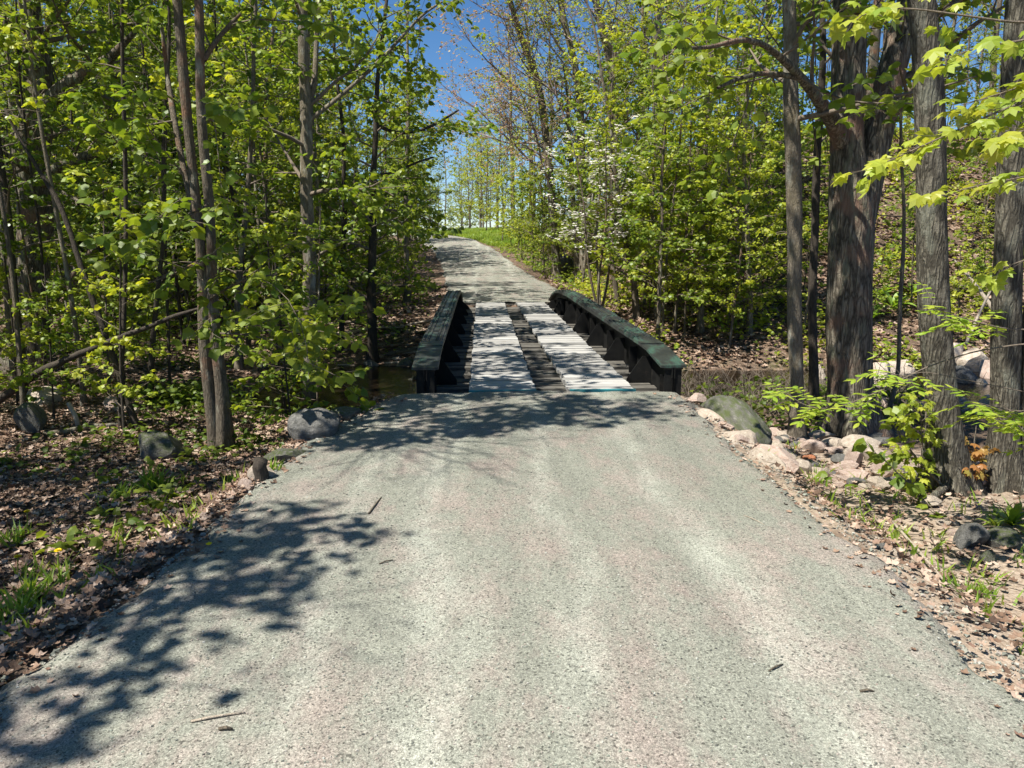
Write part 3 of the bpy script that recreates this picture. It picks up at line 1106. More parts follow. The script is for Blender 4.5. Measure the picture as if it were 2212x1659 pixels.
rock('stone', 2165, 1192, 30, 24, 1, 'rock_tan', 'little tan stone between the two shaded boulders', None, 34, 2)
rock('stone', 2020, 1102, 62, 24, .9, 'rock_tan', 'flat stone by the root of the straight grey tree', None, 35, 3)
rock('stone', 2110, 1062, 60, 40, .9, 'rock_pink', 'pink stone between the straight grey tree and the double grey trunk', None, 36, 3)
rock('stone', 2125, 1035, 66, 34, .9, 'rock_tan', 'pale stone behind the pink stone between two grey trunks', None, 37, 3)
for i, (a, b, c_, d_, mk, lab) in enumerate([
        (1906, 868, 118, 82, 'rock_tan', 'big cream boulder on the far stream edge beside the forked tree'),
        (1952, 828, 90, 56, 'rock_tan', 'cream boulder leaning behind the biggest stream boulder'),
        (1915, 905, 60, 44, 'rock_pink', 'half sunk stone at the waterline under the cream boulder'),
        (1985, 900, 56, 46, 'rock_tan', 'small white boulder by the stream behind the straight grey tree'),
        (2082, 855, 88, 62, 'rock_dark', 'dark shiny rounded boulder among pale ones'),
        (2062, 800, 82, 58, 'rock_tan', 'cream block above the dark shiny boulder'),
        (2120, 812, 96, 62, 'rock_tan', 'broad cream boulder topping the stream side pile'),
        (2158, 838, 74, 70, 'rock_pink', 'pink boulder partly behind the double grey trunk'),
        (2128, 862, 46, 44, 'rock_tan', 'small tan rock wedged beside the dark shiny boulder'),
        (2160, 900, 80, 50, 'rock_tan', 'white flat boulder below the pink boulder'),
        (2076, 895, 76, 42, 'rock_pink', 'pink slab beneath the dark shiny boulder'),
        (2205, 860, 70, 60, 'rock_tan', 'tan boulder at the end of the stream side pile'),
        (1768, 848, 44, 60, 'rock_tan', 'upright tan stone showing beside the foot of the forked tree')]):
    rock('boulder', a, b, c_, d_, .95, mk, lab, 'boulders along the stream', 90 + i, 3, i * .7)
for i, (a, b, c_, d_, mk, lab) in enumerate([
        (862, 828, 44, 26, 'rock_tan', 'tan stone at the waterline beside the bridge girder'),
        (890, 850, 44, 42, 'rock_moss', 'mossy stone in the water against the bridge end'),
        (884, 806, 60, 30, 'rock_moss', 'mossy rock on the far stream bank by the bridge'),
        (800, 800, 40, 22, 'rock_grey', 'grey stone on the far edge of the pool'),
        (1226, 594, 70, 48, 'rock_dark', 'dark boulder under the trees at the roadside beyond the bridge'),
        (1212, 606, 48, 12, 'rock_grey', 'flat grey slab lying by the road beyond the bridge')]):
    rock('boulder', a, b, c_, d_, .9, mk, lab, None, 120 + i, 3, i)

# ------------------------------------------------------------------ trees
def world_path(path, base=None, bend=None):
    """path of (px, py, width px) from the foot up; stands at the depth of its foot"""
    g = PG(path[0][0], path[0][1]) if base is None else base
    D = g[1]
    pts, rad = [], []
    for i, (a, b, w_) in enumerate(path):
        Y = D + (bend[i] if bend else 0)
        p = PT(a, b, Y)
        if i == 0:
            p = np.array((p[0], Y, h1(p[0], Y) - .06))
        pts.append(p); rad.append(w_ / F * Y / 2)
    return np.array(pts), np.array(rad), D


def extend(pts, rad, top, rng, rtop=.02):
    """carry the stem on above the last point up to height top"""
    d = norm(pts[-1] - pts[-2])
    n = 6
    z0 = pts[-1][2]
    ex, er = [], []
    p = pts[-1]
    for i in range(n):
        st = (top - z0) / n / max(.4, d[2])
        d = norm(d + rng.normal(size=3) * .05 + np.array((0, 0, .05)))
        p = p + d * st
        ex.append(p); er.append(rad[-1] + (rtop - rad[-1]) * (i + 1) / n)
    return np.vstack([pts, ex]), np.concatenate([rad, er])


P_MAPLE = dict(levels=3, kids=(3, 3.0, 4.0), wander=.14, trop=.02, flat=.75, node=.11, leaf_from=2, petiole=.06)
P_LIGHT = dict(levels=3, kids=(3, 2.2, 3.0), wander=.14, trop=.03, flat=.6, node=.14, leaf_from=2, petiole=.05)


def hero(name, label, stems, top, bark, leafm, P, h0, h1_, count, length, seed, tmpl=LEAF_MID, ls=(.08, .135), sides=14, lump=.05, group=None,
         limbs=(), incl=(50, 85), bias=None, droop=.8, flare=True, keep=None, cat='tree', rtop=.02, limbP=None):
    rng = np.random.default_rng(seed)
    base = None
    tb, wb, anch = MB(), MB(), []
    segs = []
    first = None
    for si, st in enumerate(stems):
        pts, rad, D = world_path(st, base)
        if first is None: first = pts[0].copy()
        if base is None: base = np.array((pts[0][0], D, pts[0][2]))
        pts, rad = extend(pts, rad, top * (1 - .06 * si), rng, rtop)
        p2, r2 = resample(pts, rad, .16)
        p2 = p2 + np.stack([.012 * np.sin(np.arange(len(p2)) * .5 + si), .012 * np.cos(np.arange(len(p2)) * .37), np.zeros(len(p2))], 1)
        tube(tb, p2 - first, r2, sides, 0, rng, lump, 5 if (flare and si == 0) else 0)
        if count:
            crown_on(rng, p2, r2, P, h0, min(h1_, p2[-1][2] - p2[0][2]), count // len(stems), length, segs, anch, bias, incl)
    for lb in limbs:
        lp = [PT(a, b, D + dy) for a, b, w_, dy in lb]
        lr = [max(.006, w_ / F * (D + dy) / 2) for a, b, w_, dy in lb]
        lp, lr = resample(lp, lr, .15)
        tube(tb, np.array(lp) - first, lr, max(7, sides - 4), 0, rng, lump * .7)
        LP = limbP or P
        n = max(3, int(np.linalg.norm(lp[-1] - lp[0]) * 2.2))
        for j in range(n):
            f = .3 + .7 * (j + rng.random() * .5) / n
            i = min(len(lp) - 2, int(f * (len(lp) - 1)))
            tg = norm(lp[i + 1] - lp[i])
            d = norm(tg + rng.normal(size=3) * .8)
            branch(rng, lp[i], d, rng.uniform(.6, 1.5), max(.006, lr[i] * .4), 2, LP, segs, anch)
    t = thing(name, label, cat, first, group)
    emit([(a - first, b, c_) for a, b, c_ in segs], wb)
    tb.absorb(wb).build('trunk', [M[bark], M['twig']], t, True)
    if anch:
        ap = np.array([a for a, _ in anch]); ad = np.array([b for _, b in anch])
        if keep is not None:
            k = keep(ap, rng)
            ap, ad = ap[k], ad[k]
        cb = MB()
        put_leaves(cb, rng, ap - first, ad, tmpl, ls[0], ls[1], droop)
        cb.build('crown', M[leafm], t)
    print(name, len(anch))
    return t


# the big dark limbed tree
hero('old_maple_tree', 'thick dark trunk with three crooked side limbs behind the leaning dead pole',
     [[(62, 800, 80), (70, 640, 66), (74, 470, 62), (70, 330, 66), (85, 200, 58), (70, 60, 40), (60, -40, 36)]],
     12, 'bark_ridged', 'leaf_maple', P_MAPLE, 3.0, 11, 26, (2.2, 1.8), 3, sides=18, lump=.07,
     limbs=[[(82, 250, 34, 0), (125, 200, 32, -.2), (185, 160, 28, -.5), (240, 125, 18, -.9), (290, 70, 10, -1.2)],
            [(92, 395, 24, -.3), (125, 360, 22, -.5), (190, 335, 19, -.8), (262, 318, 12, -1.1), (310, 300, 6, -1.3)],
            [(118, 640, 24, -.4), (165, 590, 25, -.6), (210, 535, 22, -.9), (270, 492, 16, -1.2), (340, 470, 7, -1.4)],
            [(95, 392, 18, -.2), (45, 355, 16, -.5), (0, 325, 14, -.8), (-60, 300, 10, -1)],
            [(70, 330, 16, -.1), (40, 210, 12, -.2), (15, 120, 9, -.3), (10, 30, 7, -.3)],
            [(100, 395, 9, -.3), (150, 425, 7, -.6), (230, 460, 5, -1.0), (300, 500, 3, -1.4)]])
# twin stemmed tree
hero('twin_stem_maple', 'tree with two close straight slender stems rising from one foot in the leaf litter',
     [[(481, 978, 36), (478, 850, 29), (466, 700, 24), (455, 540, 20), (440, 300, 19), (432, 120, 18), (426, -20, 17)],
      [(458, 925, 30), (448, 760, 27), (438, 640, 23), (428, 500, 19), (412, 300, 19), (394, 150, 20), (380, -20, 18)]],
     10.5, 'bark_brown', 'leaf_maple', P_MAPLE, 5.0, 10, 15, (1.9, 1.3), 4, sides=12,
     limbs=[[(446, 650, 6, -.05), (520, 605, 4, -.5), (600, 592, 3, -.9)], [(438, 560, 6, -.05), (380, 590, 4, -.5), (320, 612, 3, -.8)], [(472, 720, 5, -.1), (530, 722, 4, -.5), (590, 735, 3, -.7)],
            [(450, 440, 6, -.1), (432, 455, 4, -.6), (405, 462, 3, -1.0)], [(432, 250, 6, -.1), (460, 262, 4, -.6), (500, 268, 3, -1.0)], [(440, 130, 12, 0), (465, 90, 10, .1), (495, 55, 8, .1), (520, 30, 6, .1)],
            [(429, 505, 13, .0), (404, 400, 12, .1), (376, 260, 12, .3), (362, 170, 9, .6), (350, 60, 7, .6)]])
hero('straight_maple_tree', 'single straight grey stem on the bank behind the dark roadside boulder',
     [[(668, 893, 30), (668, 760, 27), (667, 600, 27), (664, 420, 26), (660, 260, 24), (656, 100, 20), (652, -20, 18)]],
     10.5, 'bark_grey', 'leaf_maple', P_MAPLE, 3.2, 10, 13, (1.8, 1.2), 5, sides=12,
     limbs=[[(664, 262, 10, 0), (692, 243, 9, 0), (750, 195, 8, .2), (813, 139, 8, .4), (868, 80, 6, .6), (914, 28, 5, .7), (955, 4, 4, .8)],
            [(662, 250, 14, 0), (680, 180, 12, .2), (683, 100, 10, .3), (690, 0, 8, .4)],
            [(668, 560, 7, 0), (730, 530, 5, -.2), (800, 490, 4, -.4), (860, 470, 3, -.6)]])
hero('slender_maple_tree', 'slender dark stem on the far stream bank behind the water',
     [[(803, 782, 24), (804, 700, 20), (803, 560, 17), (806, 400, 14), (812, 250, 11), (820, 120, 8)]],
     8.0, 'bark_dark', 'leaf_maple', P_MAPLE, 1.2, 7.5, 30, (1.7, 1.0), 6, sides=9,
     limbs=[[(811, 270, 8, 0), (860, 290, 7, .3), (910, 282, 6, .6), (950, 264, 5, .9), (990, 238, 4, 1.2)], [(808, 380, 7, 0), (850, 375, 6, .2), (900, 350, 5, .4), (935, 340, 4, .6)]])
for i, (pth, lab, top) in enumerate([
        ([(515, 800, 14), (514, 650, 13), (522, 520, 12), (540, 380, 10), (545, 250, 9)], 'thin pale stem between the twin stemmed tree and the straight grey one', 8),
        ([(570, 720, 13), (572, 520, 12), (574, 380, 10), (575, 230, 8)], 'thin straight stem behind the straight grey maple, wood side', 9),
        ([(736, 760, 12), (738, 600, 11), (745, 450, 10), (742, 300, 8)], 'thin dark stem standing behind the pool', 9),
        ([(880, 655, 14), (879, 560, 12), (876, 420, 10), (880, 300, 8)], 'pale slim stem on the bank just behind the bridge', 9),
        ([(318, 870, 13), (326, 760, 12), (342, 650, 10), (352, 520, 8), (350, 400, 7)], 'dark thin sapling behind the mossy boulder', 6.5),
        ([(48, 872, 22), (42, 760, 20), (34, 640, 18), (18, 500, 14), (5, 380, 12)], 'dark young stem rising behind the upright mossy boulder', 7),
        ([(358, 640, 22), (356, 420, 20), (354, 200, 17), (360, 60, 15)], 'distant straight trunk behind the crooked limbs', 14),
        ([(250, 640, 18), (252, 420, 16), (246, 200, 14), (250, 60, 12)], 'distant trunk seen between the crooked limbs', 14),
        ([(600, 640, 16), (606, 420, 14), (606, 200, 12), (612, 60, 11)], 'distant grey trunk in the shady middle of the wood', 14)]):
    hero('slim_tree', lab, [pth], top, ('bark_grey', 'bark_brown', 'bark_dark', 'bark_grey', 'bark_dark', 'bark_dark', 'bark_brown', 'bark_brown', 'bark_grey')[i], ('leaf_maple', 'leaf_bright', 'leaf_dark')[i % 3],
         P_MAPLE, 1.6 if i < 6 else 5, top - .6, 18 if i < 6 else 26, (1.3, .8) if i < 6 else (2.0, 1.3), 20 + i, sides=8, ls=(.07, .11))

# big forked tree and its neighbours on the stream bank
FORK = hero('forked_ash_tree', 'massive ridged trunk forking into two upright stems on the stream bank',
     [[(1835, 948, 112), (1834, 900, 99), (1834, 780, 95), (1836, 620, 93), (1838, 500, 94), (1834, 420, 84), (1832, 300, 66), (1834, 160, 60), (1838, 40, 57), (1842, -60, 54)]],
     15, 'bark_ridged', 'leaf_maple', P_LIGHT, 8.5, 14.5, 20, (2.6, 1.8), 7, sides=22, lump=.035,
     limbs=[[(1848, 520, 66, .02), (1866, 430, 64, .04), (1894, 300, 60, .06), (1922, 170, 57, .1), (1952, 60, 54, .15), (1990, -60, 50, .2), (2040, -240, 36, .3)],
            [(1826, 330, 40, 0), (1802, 262, 34, -.2), (1768, 215, 26, -.5), (1730, 165, 18, -.8), (1690, 128, 15, -1.1), (1650, 92, 12, -1.4), (1600, 80, 10, -1.6), (1530, 108, 8, -1.8), (1450, 100, 6, -2.0)],
            [(1735, 170, 12, -.8), (1660, 155, 10, -1.0), (1600, 165, 9, -1.2), (1550, 190, 6, -1.3)],
            [(1806, 330, 26, .02), (1806, 200, 22, .05), (1808, 80, 20, .06), (1812, -40, 18, .08)]])
hero('straight_ash_tree', 'straight grey trunk leaning slightly over the stone heap, pale at its foot',
     [[(2052, 1062, 92), (2046, 1010, 77), (2034, 900, 70), (2024, 760, 66), (2014, 560, 62), (2010, 400, 60), (2010, 200, 58), (2000, 60, 55), (1985, -40, 52)]],
     12.5, 'bark_ash', 'leaf_maple', P_LIGHT, 7.5, 12.3, 18, (2.3, 1.6), 8, sides=18, lump=.035,
     limbs=[[(2052, 1042, 20, -.05), (2030, 1062, 18, -.25), (2010, 1078, 16, -.4), (1992, 1092, 10, -.5)]])
hero('double_ash_tree', 'double grey trunk with dark bark marks, two stems joined at the foot',
     [[(2168, 1052, 74), (2166, 960, 62), (2170, 820, 60), (2176, 600, 58), (2184, 380, 56), (2196, 160, 52), (2205, -40, 48)],
      [(2205, 1052, 50), (2208, 960, 44), (2218, 820, 42), (2240, 600, 40), (2262, 380, 38), (2280, 160, 34), (2300, -40, 30)]],
     12.0, 'bark_ash', 'leaf_maple', P_LIGHT, 6.8, 11.8, 16, (2.3, 1.6), 9, sides=16, lump=.04)
hero('slim_bank_tree', 'slim straight mottled trunk just beside the forked ash on its bridge side',
     [[(1722, 952, 34), (1720, 850, 30), (1717, 660, 30), (1714, 450, 32), (1716, 300, 34), (1706, 150, 28), (1700, -20, 26)]],
     10.5, 'bark_grey', 'leaf_maple', P_LIGHT, 3.4, 10, 22, (1.9, 1.4), 10, sides=12)
hero('slim_dark_tree', 'thin dark stem squeezed between the mottled slim trunk and the forked ash',
     [[(1758, 905, 22), (1756, 760, 20), (1756, 600, 18), (1762, 420, 16), (1772, 250, 15), (1776, 100, 13)]],
     9.0, 'bark_dark', 'leaf_maple', P_LIGHT, 3.0, 8.6, 14, (1.5, 1.1), 11, sides=9)
hero('crooked_sapling', 'thin crooked pale stem rising from the water between the forked and the straight ash',
     [[(1905, 912, 13), (1925, 870, 11), (1940, 800, 9), (1944, 680, 9), (1950, 560, 8), (1953, 440, 7), (1948, 300, 6)]],
     6.5, 'bark_grey', 'leaf_bright', P_LIGHT, 2.4, 6, 10, (1.0, .7), 12, sides=7, flare=False)

# understory stems in the thicket beyond the stream, road side
for i, (pth, lab, top, bk) in enumerate([
        ([(1250, 600, 16), (1244, 520, 15), (1238, 440, 13), (1232, 330, 10)], 'grey stem group member standing by the dark boulder beyond the bridge', 8, 'bark_grey'),
        ([(1376, 690, 16), (1368, 600, 14), (1350, 520, 12), (1336, 420, 9)], 'leaning brown stem behind the bridge girder on the thicket side', 7, 'bark_brown'),
        ([(1335, 660, 12), (1322, 570, 11), (1318, 480, 10), (1322, 380, 8)], 'thin brown stem next to the leaning one behind the girder', 7, 'bark_brown'),
        ([(1512, 720, 14), (1514, 640, 13), (1515, 560, 12), (1520, 420, 10)], 'pale straight stem in the thicket between girder and mottled trunk', 7, 'bark_grey'),
        ([(1420, 740, 10), (1424, 640, 9), (1428, 560, 8), (1430, 460, 6)], 'spindly stem just behind the bridge girder mid span', 5.5, 'bark_brown'),
        ([(1620, 720, 12), (1618, 600, 12), (1610, 440, 10), (1606, 300, 8)], 'slim grey stem in the thicket beside the mottled trunk', 8, 'bark_grey'),
        ([(1190, 565, 9), (1184, 540, 9), (1176, 480, 8), (1170, 420, 6)], 'reddish thin stem at the roadside bend beyond the bridge', 5, 'bark_brown')]):
    hero('thicket_tree', lab, [pth], top, bk, ('leaf_maple', 'leaf_bright')[i % 2], P_MAPLE, .9, top - .5, 26, (1.6, .9), 50 + i, sides=8, ls=(.075, .12))

# tall trees with mostly bare tops
P_BARE = dict(levels=4, kids=(3, 1.7, 2.4, 3.8), wander=.12, trop=.05, flat=.2, node=.2, leaf_from=3, petiole=.03, angle=(25, 55), ratio=(.35, .62), seg=.5)
for i, (pth, lab, lm) in enumerate([
        ([(1205, 575, 18), (1190, 400, 17), (1170, 215, 15), (1156, 156, 14), (1125, 80, 13), (1101, 0, 11)], 'tall leaning tree with reddish buds reaching over the gap of sky', 'leaf_bud'),
        ([(1262, 560, 17), (1258, 400, 16), (1254, 226, 15), (1243, 139, 14), (1219, 52, 12), (1205, -30, 10)], 'tall tree with bare upper twigs behind the white blossom shrub', 'leaf_yellow'),
        ([(1335, 560, 18), (1330, 400, 18), (1328, 240, 17), (1316, 115, 16), (1295, 45, 14), (1280, -40, 12)], 'tall bare topped tree, third along from the gap of sky', 'leaf_yellow'),
        ([(1425, 560, 19), (1420, 360, 18), (1417, 187, 17), (1420, 70, 15), (1424, -30, 12)], 'tall straight tree high on the slope above the thicket', 'leaf_yellow'),
        ([(1520, 520, 15), (1528, 330, 14), (1532, 187, 13), (1530, 70, 12)], 'tall thin tree on the hillside behind the long crooked limb', 'leaf_bud'),
        ([(1655, 470, 15), (1650, 330, 14), (1652, 200, 13), (1660, 80, 12)], 'tall thin tree on the hillside behind the mottled slim trunk', 'leaf_yellow')]):
    g = np.array([0, 0, 0.])
    Yd = (30, 28, 27, 26, 29, 27)[i]
    q = PT(pth[0][0], pth[0][1], Yd)
    base = np.array((q[0], Yd, h1(q[0], Yd)))
    rng = np.random.default_rng(70 + i)
    pts, rad, D = world_path(pth, base)
    pts, rad = extend(pts, rad, 17, rng, .02)
    p2, r2 = resample(pts, rad, .4)
    first = p2[0].copy()
    tb, wb, cb, segs, anch = MB(), MB(), MB(), [], []
    tube(tb, p2 - first, r2, 10, 0, rng, .04, 3)
    crown_on(rng, p2, r2, P_BARE, 3.6, 16, 32 if i < 2 else 28, (4.8, 3.0) if i == 0 else (3.8, 2.4), segs, anch, (math.pi, .5 if i == 0 else .3), (35, 80) if i == 0 else (30, 70), .36)
    emit([(a - first, b * (.85 if c_ < 3 else 1.1), c_) for a, b, c_ in segs], wb, (6, 5, 4, 3, 3))
    t = thing('tall_tree', lab, 'tree', first, 'tall trees beyond the stream')
    tb.absorb(wb).build('trunk', [M['bark_grey'], M['twig_pale']], t, True)
    ap = np.array([a for a, _ in anch]); ad = np.array([b for _, b in anch])
    kk = rng.random(len(ap)) < .95
    put_leaves(cb, rng, ap[kk] - first, ad[kk], LEAF_FAR, .05, .12, .4)
    cb.build('crown', M[lm], t)
    print('tall', len(ap))

# ------------------------------------------------------------------ copies of undergrowth trees
def proto_tree(name, height, r0, P, h0, count, length, leafm, bark, seed, tmpl=LEAF_MID, ls=(.05, .125), lean=.06, incl=(50, 85), sides=8, frac=1.0, droop=.8):
    rng = np.random.default_rng(seed)
    k = 12
    zz = np.linspace(0, height, k)
    ph = rng.random(4) * 6.28
    pts = np.stack([lean * zz * math.cos(ph[0]) + .05 * np.sin(zz * 1.1 + ph[1]), lean * zz * math.sin(ph[0]) + .05 * np.cos(zz * .9 + ph[2]), zz], 1)
    pts[:, :2] -= pts[0, :2]
    pts[0, 2] = -.15
    rad = np.linspace(r0, .012, k)
    p2, r2 = resample(pts, rad, .3)
    tb, wb, cb, segs, anch = MB(), MB(), MB(), [], []
    tube(tb, p2, r2, sides, 0, rng, .05, 2)
    crown_on(rng, p2, r2, P, h0, height * .97, count, length, segs, anch, None, incl)
    emit(segs, wb, (6, 4, 3, 3, 3))
    t = thing(name, None, 'tree', (0, 0, 0))
    tb.absorb(wb).build('trunk', [M[bark], M['twig']], t, True)
    ap = np.array([a for a, _ in anch]); ad = np.array([b for _, b in anch])
    kk = rng.random(len(ap)) < frac
    put_leaves(cb, rng, ap[kk], ad[kk], tmpl, ls[0], ls[1], droop)
    cb.build('crown', M[leafm], t)
    print(name, height, int(kk.sum()))
    return t


P_U = dict(levels=3, kids=(3, 2.7, 3.5), wander=.14, trop=.02, flat=.75, node=.105, leaf_from=2, petiole=.06)
U = [proto_tree('maple_tree', 8.5, .055, P_U, 1.0, 34, (1.9, 1.1), 'leaf_maple', 'bark_grey', 301),
     proto_tree('maple_tree', 7.2, .045, P_U, .8, 32, (1.7, .9), 'leaf_bright', 'bark_brown', 302),
     proto_tree('maple_tree', 9.5, .065, P_U, 2.0, 34, (2.0, 1.3), 'leaf_maple', 'bark_grey', 303),
     proto_tree('maple_tree', 8.0, .05, P_U, 1.2, 32, (1.8, 1.0), 'leaf_dark', 'bark_dark', 304)]
S = [proto_tree('maple_sapling', 3.4, .02, P_U, .4, 20, (1.0, .5), 'leaf_bright', 'bark_dark', 311, ls=(.06, .11)),
     proto_tree('maple_sapling', 2.6, .016, P_U, .3, 18, (.8, .4), 'leaf_maple', 'bark_dark', 312, ls=(.06, .10)),
     proto_tree('maple_sapling', 4.4, .026, P_U, .6, 24, (1.2, .6), 'leaf_maple', 'bark_brown', 313)]
P_T = dict(levels=4, kids=(3, 1.5, 2.0, 2.4), wander=.12, trop=.05, flat=.3, node=.2, leaf_from=3, petiole=.03, angle=(25, 55), ratio=(.35, .62), seg=.5)
T = [proto_tree('forest_tree', 15, .16, P_T, 4, 24, (3.4, 2.2), 'leaf_yellow', 'bark_grey', 321, LEAF_FAR, (.08, .16), .04, (35, 65), 9, .55, .4),
     proto_tree('forest_tree', 17, .19, P_T, 5, 24, (3.6, 2.4), 'leaf_bud', 'bark_brown', 322, LEAF_FAR, (.06, .12), .04, (30, 60), 9, .5, .4),
     proto_tree('forest_tree', 13, .14, P_T, 3, 26, (3.2, 2.0), 'leaf_bright', 'bark_grey', 323, LEAF_FAR, (.10, .19), .04, (40, 70), 9, .9, .6)]
PROT_POLE = [proto_tree('slim_tree', 10, .05, P_U, 5.2, 14, (1.4, .9), 'leaf_maple', 'bark_grey', 331, lean=.03),
             proto_tree('slim_tree', 9, .038, P_U, 3.8, 14, (1.2, .8), 'leaf_bright', 'bark_brown', 332, lean=.07),
             proto_tree('slim_tree', 8, .03, P_U, 3.0, 10, (1.0, .6), 'leaf_dark', 'bark_dark', 333, lean=.10)]
T.append(proto_tree('canopy_maple', 16, .17, P_T, 7, 26, (3.6, 2.4), 'leaf_maple', 'bark_grey', 324, LEAF_MID, (.10, .18), .04, (40, 75), 9, .9, .7))
PROTO = {'P': PROT_POLE, 'U': U, 'S': S, 'T': T}
used = set()


def plant(kind, i, x, y, label, group, s=1.0, rz=None, rng=None):
    p = PROTO[kind][i]
    rz = rng.random() * 6.28 if rz is None else rz
    z = h1(x, y)
    key = (kind, i)
    if key not in used:
        used.add(key)
        p.location = (x, y, z); p.rotation_euler = (0, 0, rz); p.scale = (s, s, s)
        tag(p, label, 'sapling' if kind == 'S' else 'tree', group)
        return p
    return copy_thing(p, (x, y, z), rz, s, label, group)


def px_of(x, y, z):
    d = np.linalg.inv(CM) @ np.array((x, y, z - CAMZ))
    return 1106 + F * d[0] / -d[2], 829.5 - F * d[1] / -d[2]


def zone(kind, idxs, n, xr_, yr_, label, group, seed, smin=.8, smax=1.15, mind=1.0, avoid=None):
    rng = np.random.default_rng(seed)
    done = []
    tries = 0
    while len(done) < n and tries < n * 60:
        tries += 1
        x = rng.uniform(*xr_); y = rng.uniform(*yr_)
        if road_xl(y) - 1.0 < x < road_xr(y) + .9:
            continue
        if abs(y - stream_y(x)) < 1.7:
            continue
        a, b = px_of(x, y, h1(x, y))
        if not -260 < a < 2470 and 'canopy' not in group:
            continue
        if avoid and avoid(x, y, a):
            continue
        if any((x - u) ** 2 + (y - v_) ** 2 < mind ** 2 for u, v_ in done):
            continue
        done.append((x, y))
        plant(kind, idxs[int(rng.integers(0, len(idxs)))], x, y, label, group, rng.uniform(smin, smax), None, rng)
    print('zone', label, len(done))


GAP = lambda x, y, a: 865 < a < 1075
NOLEFT = lambda x, y, a: a > 930
zone('S', [0, 1, 2], 20, (-9, -1.9), (7.8, 11.5), 'leafy maple sapling near the twin stemmed tree on the near side of the stream', 'saplings on the near bank of the wood', 1, .6, 1.0, .9, lambda x, y, a: 300 < a < 600 or a > 700)
zone('U', [0, 3, 3], 20, (-11, -1.5), (14.2, 20), 'young maple in fresh leaf just across the stream in the dense wood', 'young maples across the stream', 2, .75, 1.05, 1.2, lambda x, y, a: x > -4.6)
zone('S', [0, 1, 2], 22, (-12, -1.6), (14, 22), 'small bushy sapling on the leaf strewn bank across the stream', 'saplings across the stream', 3, .6, 1.1, .9, lambda x, y, a: a > 925 or a > 690 and y < 19)
zone('U', [0, 3, 2, 3], 34, (-22, -2.2), (20, 32), 'leafy maple in the middle depth of the dense wood', 'maples in the middle of the wood', 4, .85, 1.25, 1.4, lambda x, y, a: a > 840 or x > -5.2)
zone('U', [0, 2, 3], 30, (-36, -4), (32, 48), 'tall leafy maple far back in the dense wood', 'maples at the back of the wood', 5, 1.1, 1.5, 1.8, lambda x, y, a: a > 845)
zone('T', [2, 0, 2], 16, (-34, -5), (24, 50), 'tall forest tree standing above the dense wood', 'tall trees of the dense wood', 6, .8, 1.0, 2.5, lambda x, y, a: a > 830)
zone('U', [0, 1, 2], 12, (3.0, 9), (15.5, 22), 'leafy maple in the sunny thicket between the bridge and the hillside', 'maples of the sunny thicket', 7, .65, .9, 1.3, lambda x, y, a: a > 1660 or a < 1390)
zone('S', [0, 1, 2], 18, (2.9, 10), (14.8, 24), 'low bright sapling at the foot of the sunny thicket', 'saplings of the sunny thicket', 8, .6, 1.05, .9, lambda x, y, a: a > 1760 or a < 1240)
zone('U', [0, 1], 9, (2.2, 6.0), (23, 36), 'leafy maple overhanging the road bend beyond the bridge', 'maples at the road bend', 9, .75, 1.0, 1.5, lambda x, y, a: a > 1420 or a < 1130)
zone('S', [0, 1, 2], 38, (4.5, 17), (14.5, 28), 'small sapling on the leaf covered hillside', 'saplings on the hillside', 10, .5, .9, 1.2, lambda x, y, a: a < 1600)
zone('T', [0, 1, 2, 1], 22, (4.5, 30), (26, 48), 'tall bare topped tree on the hillside above the stream', 'tall trees on the hillside', 11, .75, 1.0, 2.2, lambda x, y, a: a < 1330)
zone('U', [1, 2], 8, (6, 20), (24, 34), 'leafy young maple high on the hillside', 'young maples on the hillside', 12, .6, .85, 2, lambda x, y, a: a < 1500)
zone('T', [0, 2], 6, (-1, 12), (62, 80), 'tall tree standing beyond the grassy rise at the road crest', 'trees beyond the road crest', 13, .6, .9, 3, lambda x, y, a: a < 1060 or a > 1320)
zone('U', [0, 1], 6, (-14, -5), (44, 60), 'leafy maple at the outer edge of the road bend near the crest', 'maples near the road crest', 14, .8, 1.0, 2, lambda x, y, a: a > 900)
zone('T', [2, 0], 5, (-24, -10), (58, 74), 'tall tree beyond the bend of the road on the wood side', 'trees beyond the bend', 15, .7, 1.0, 3, lambda x, y, a: a > 905)
rgc = np.random.default_rng(5)
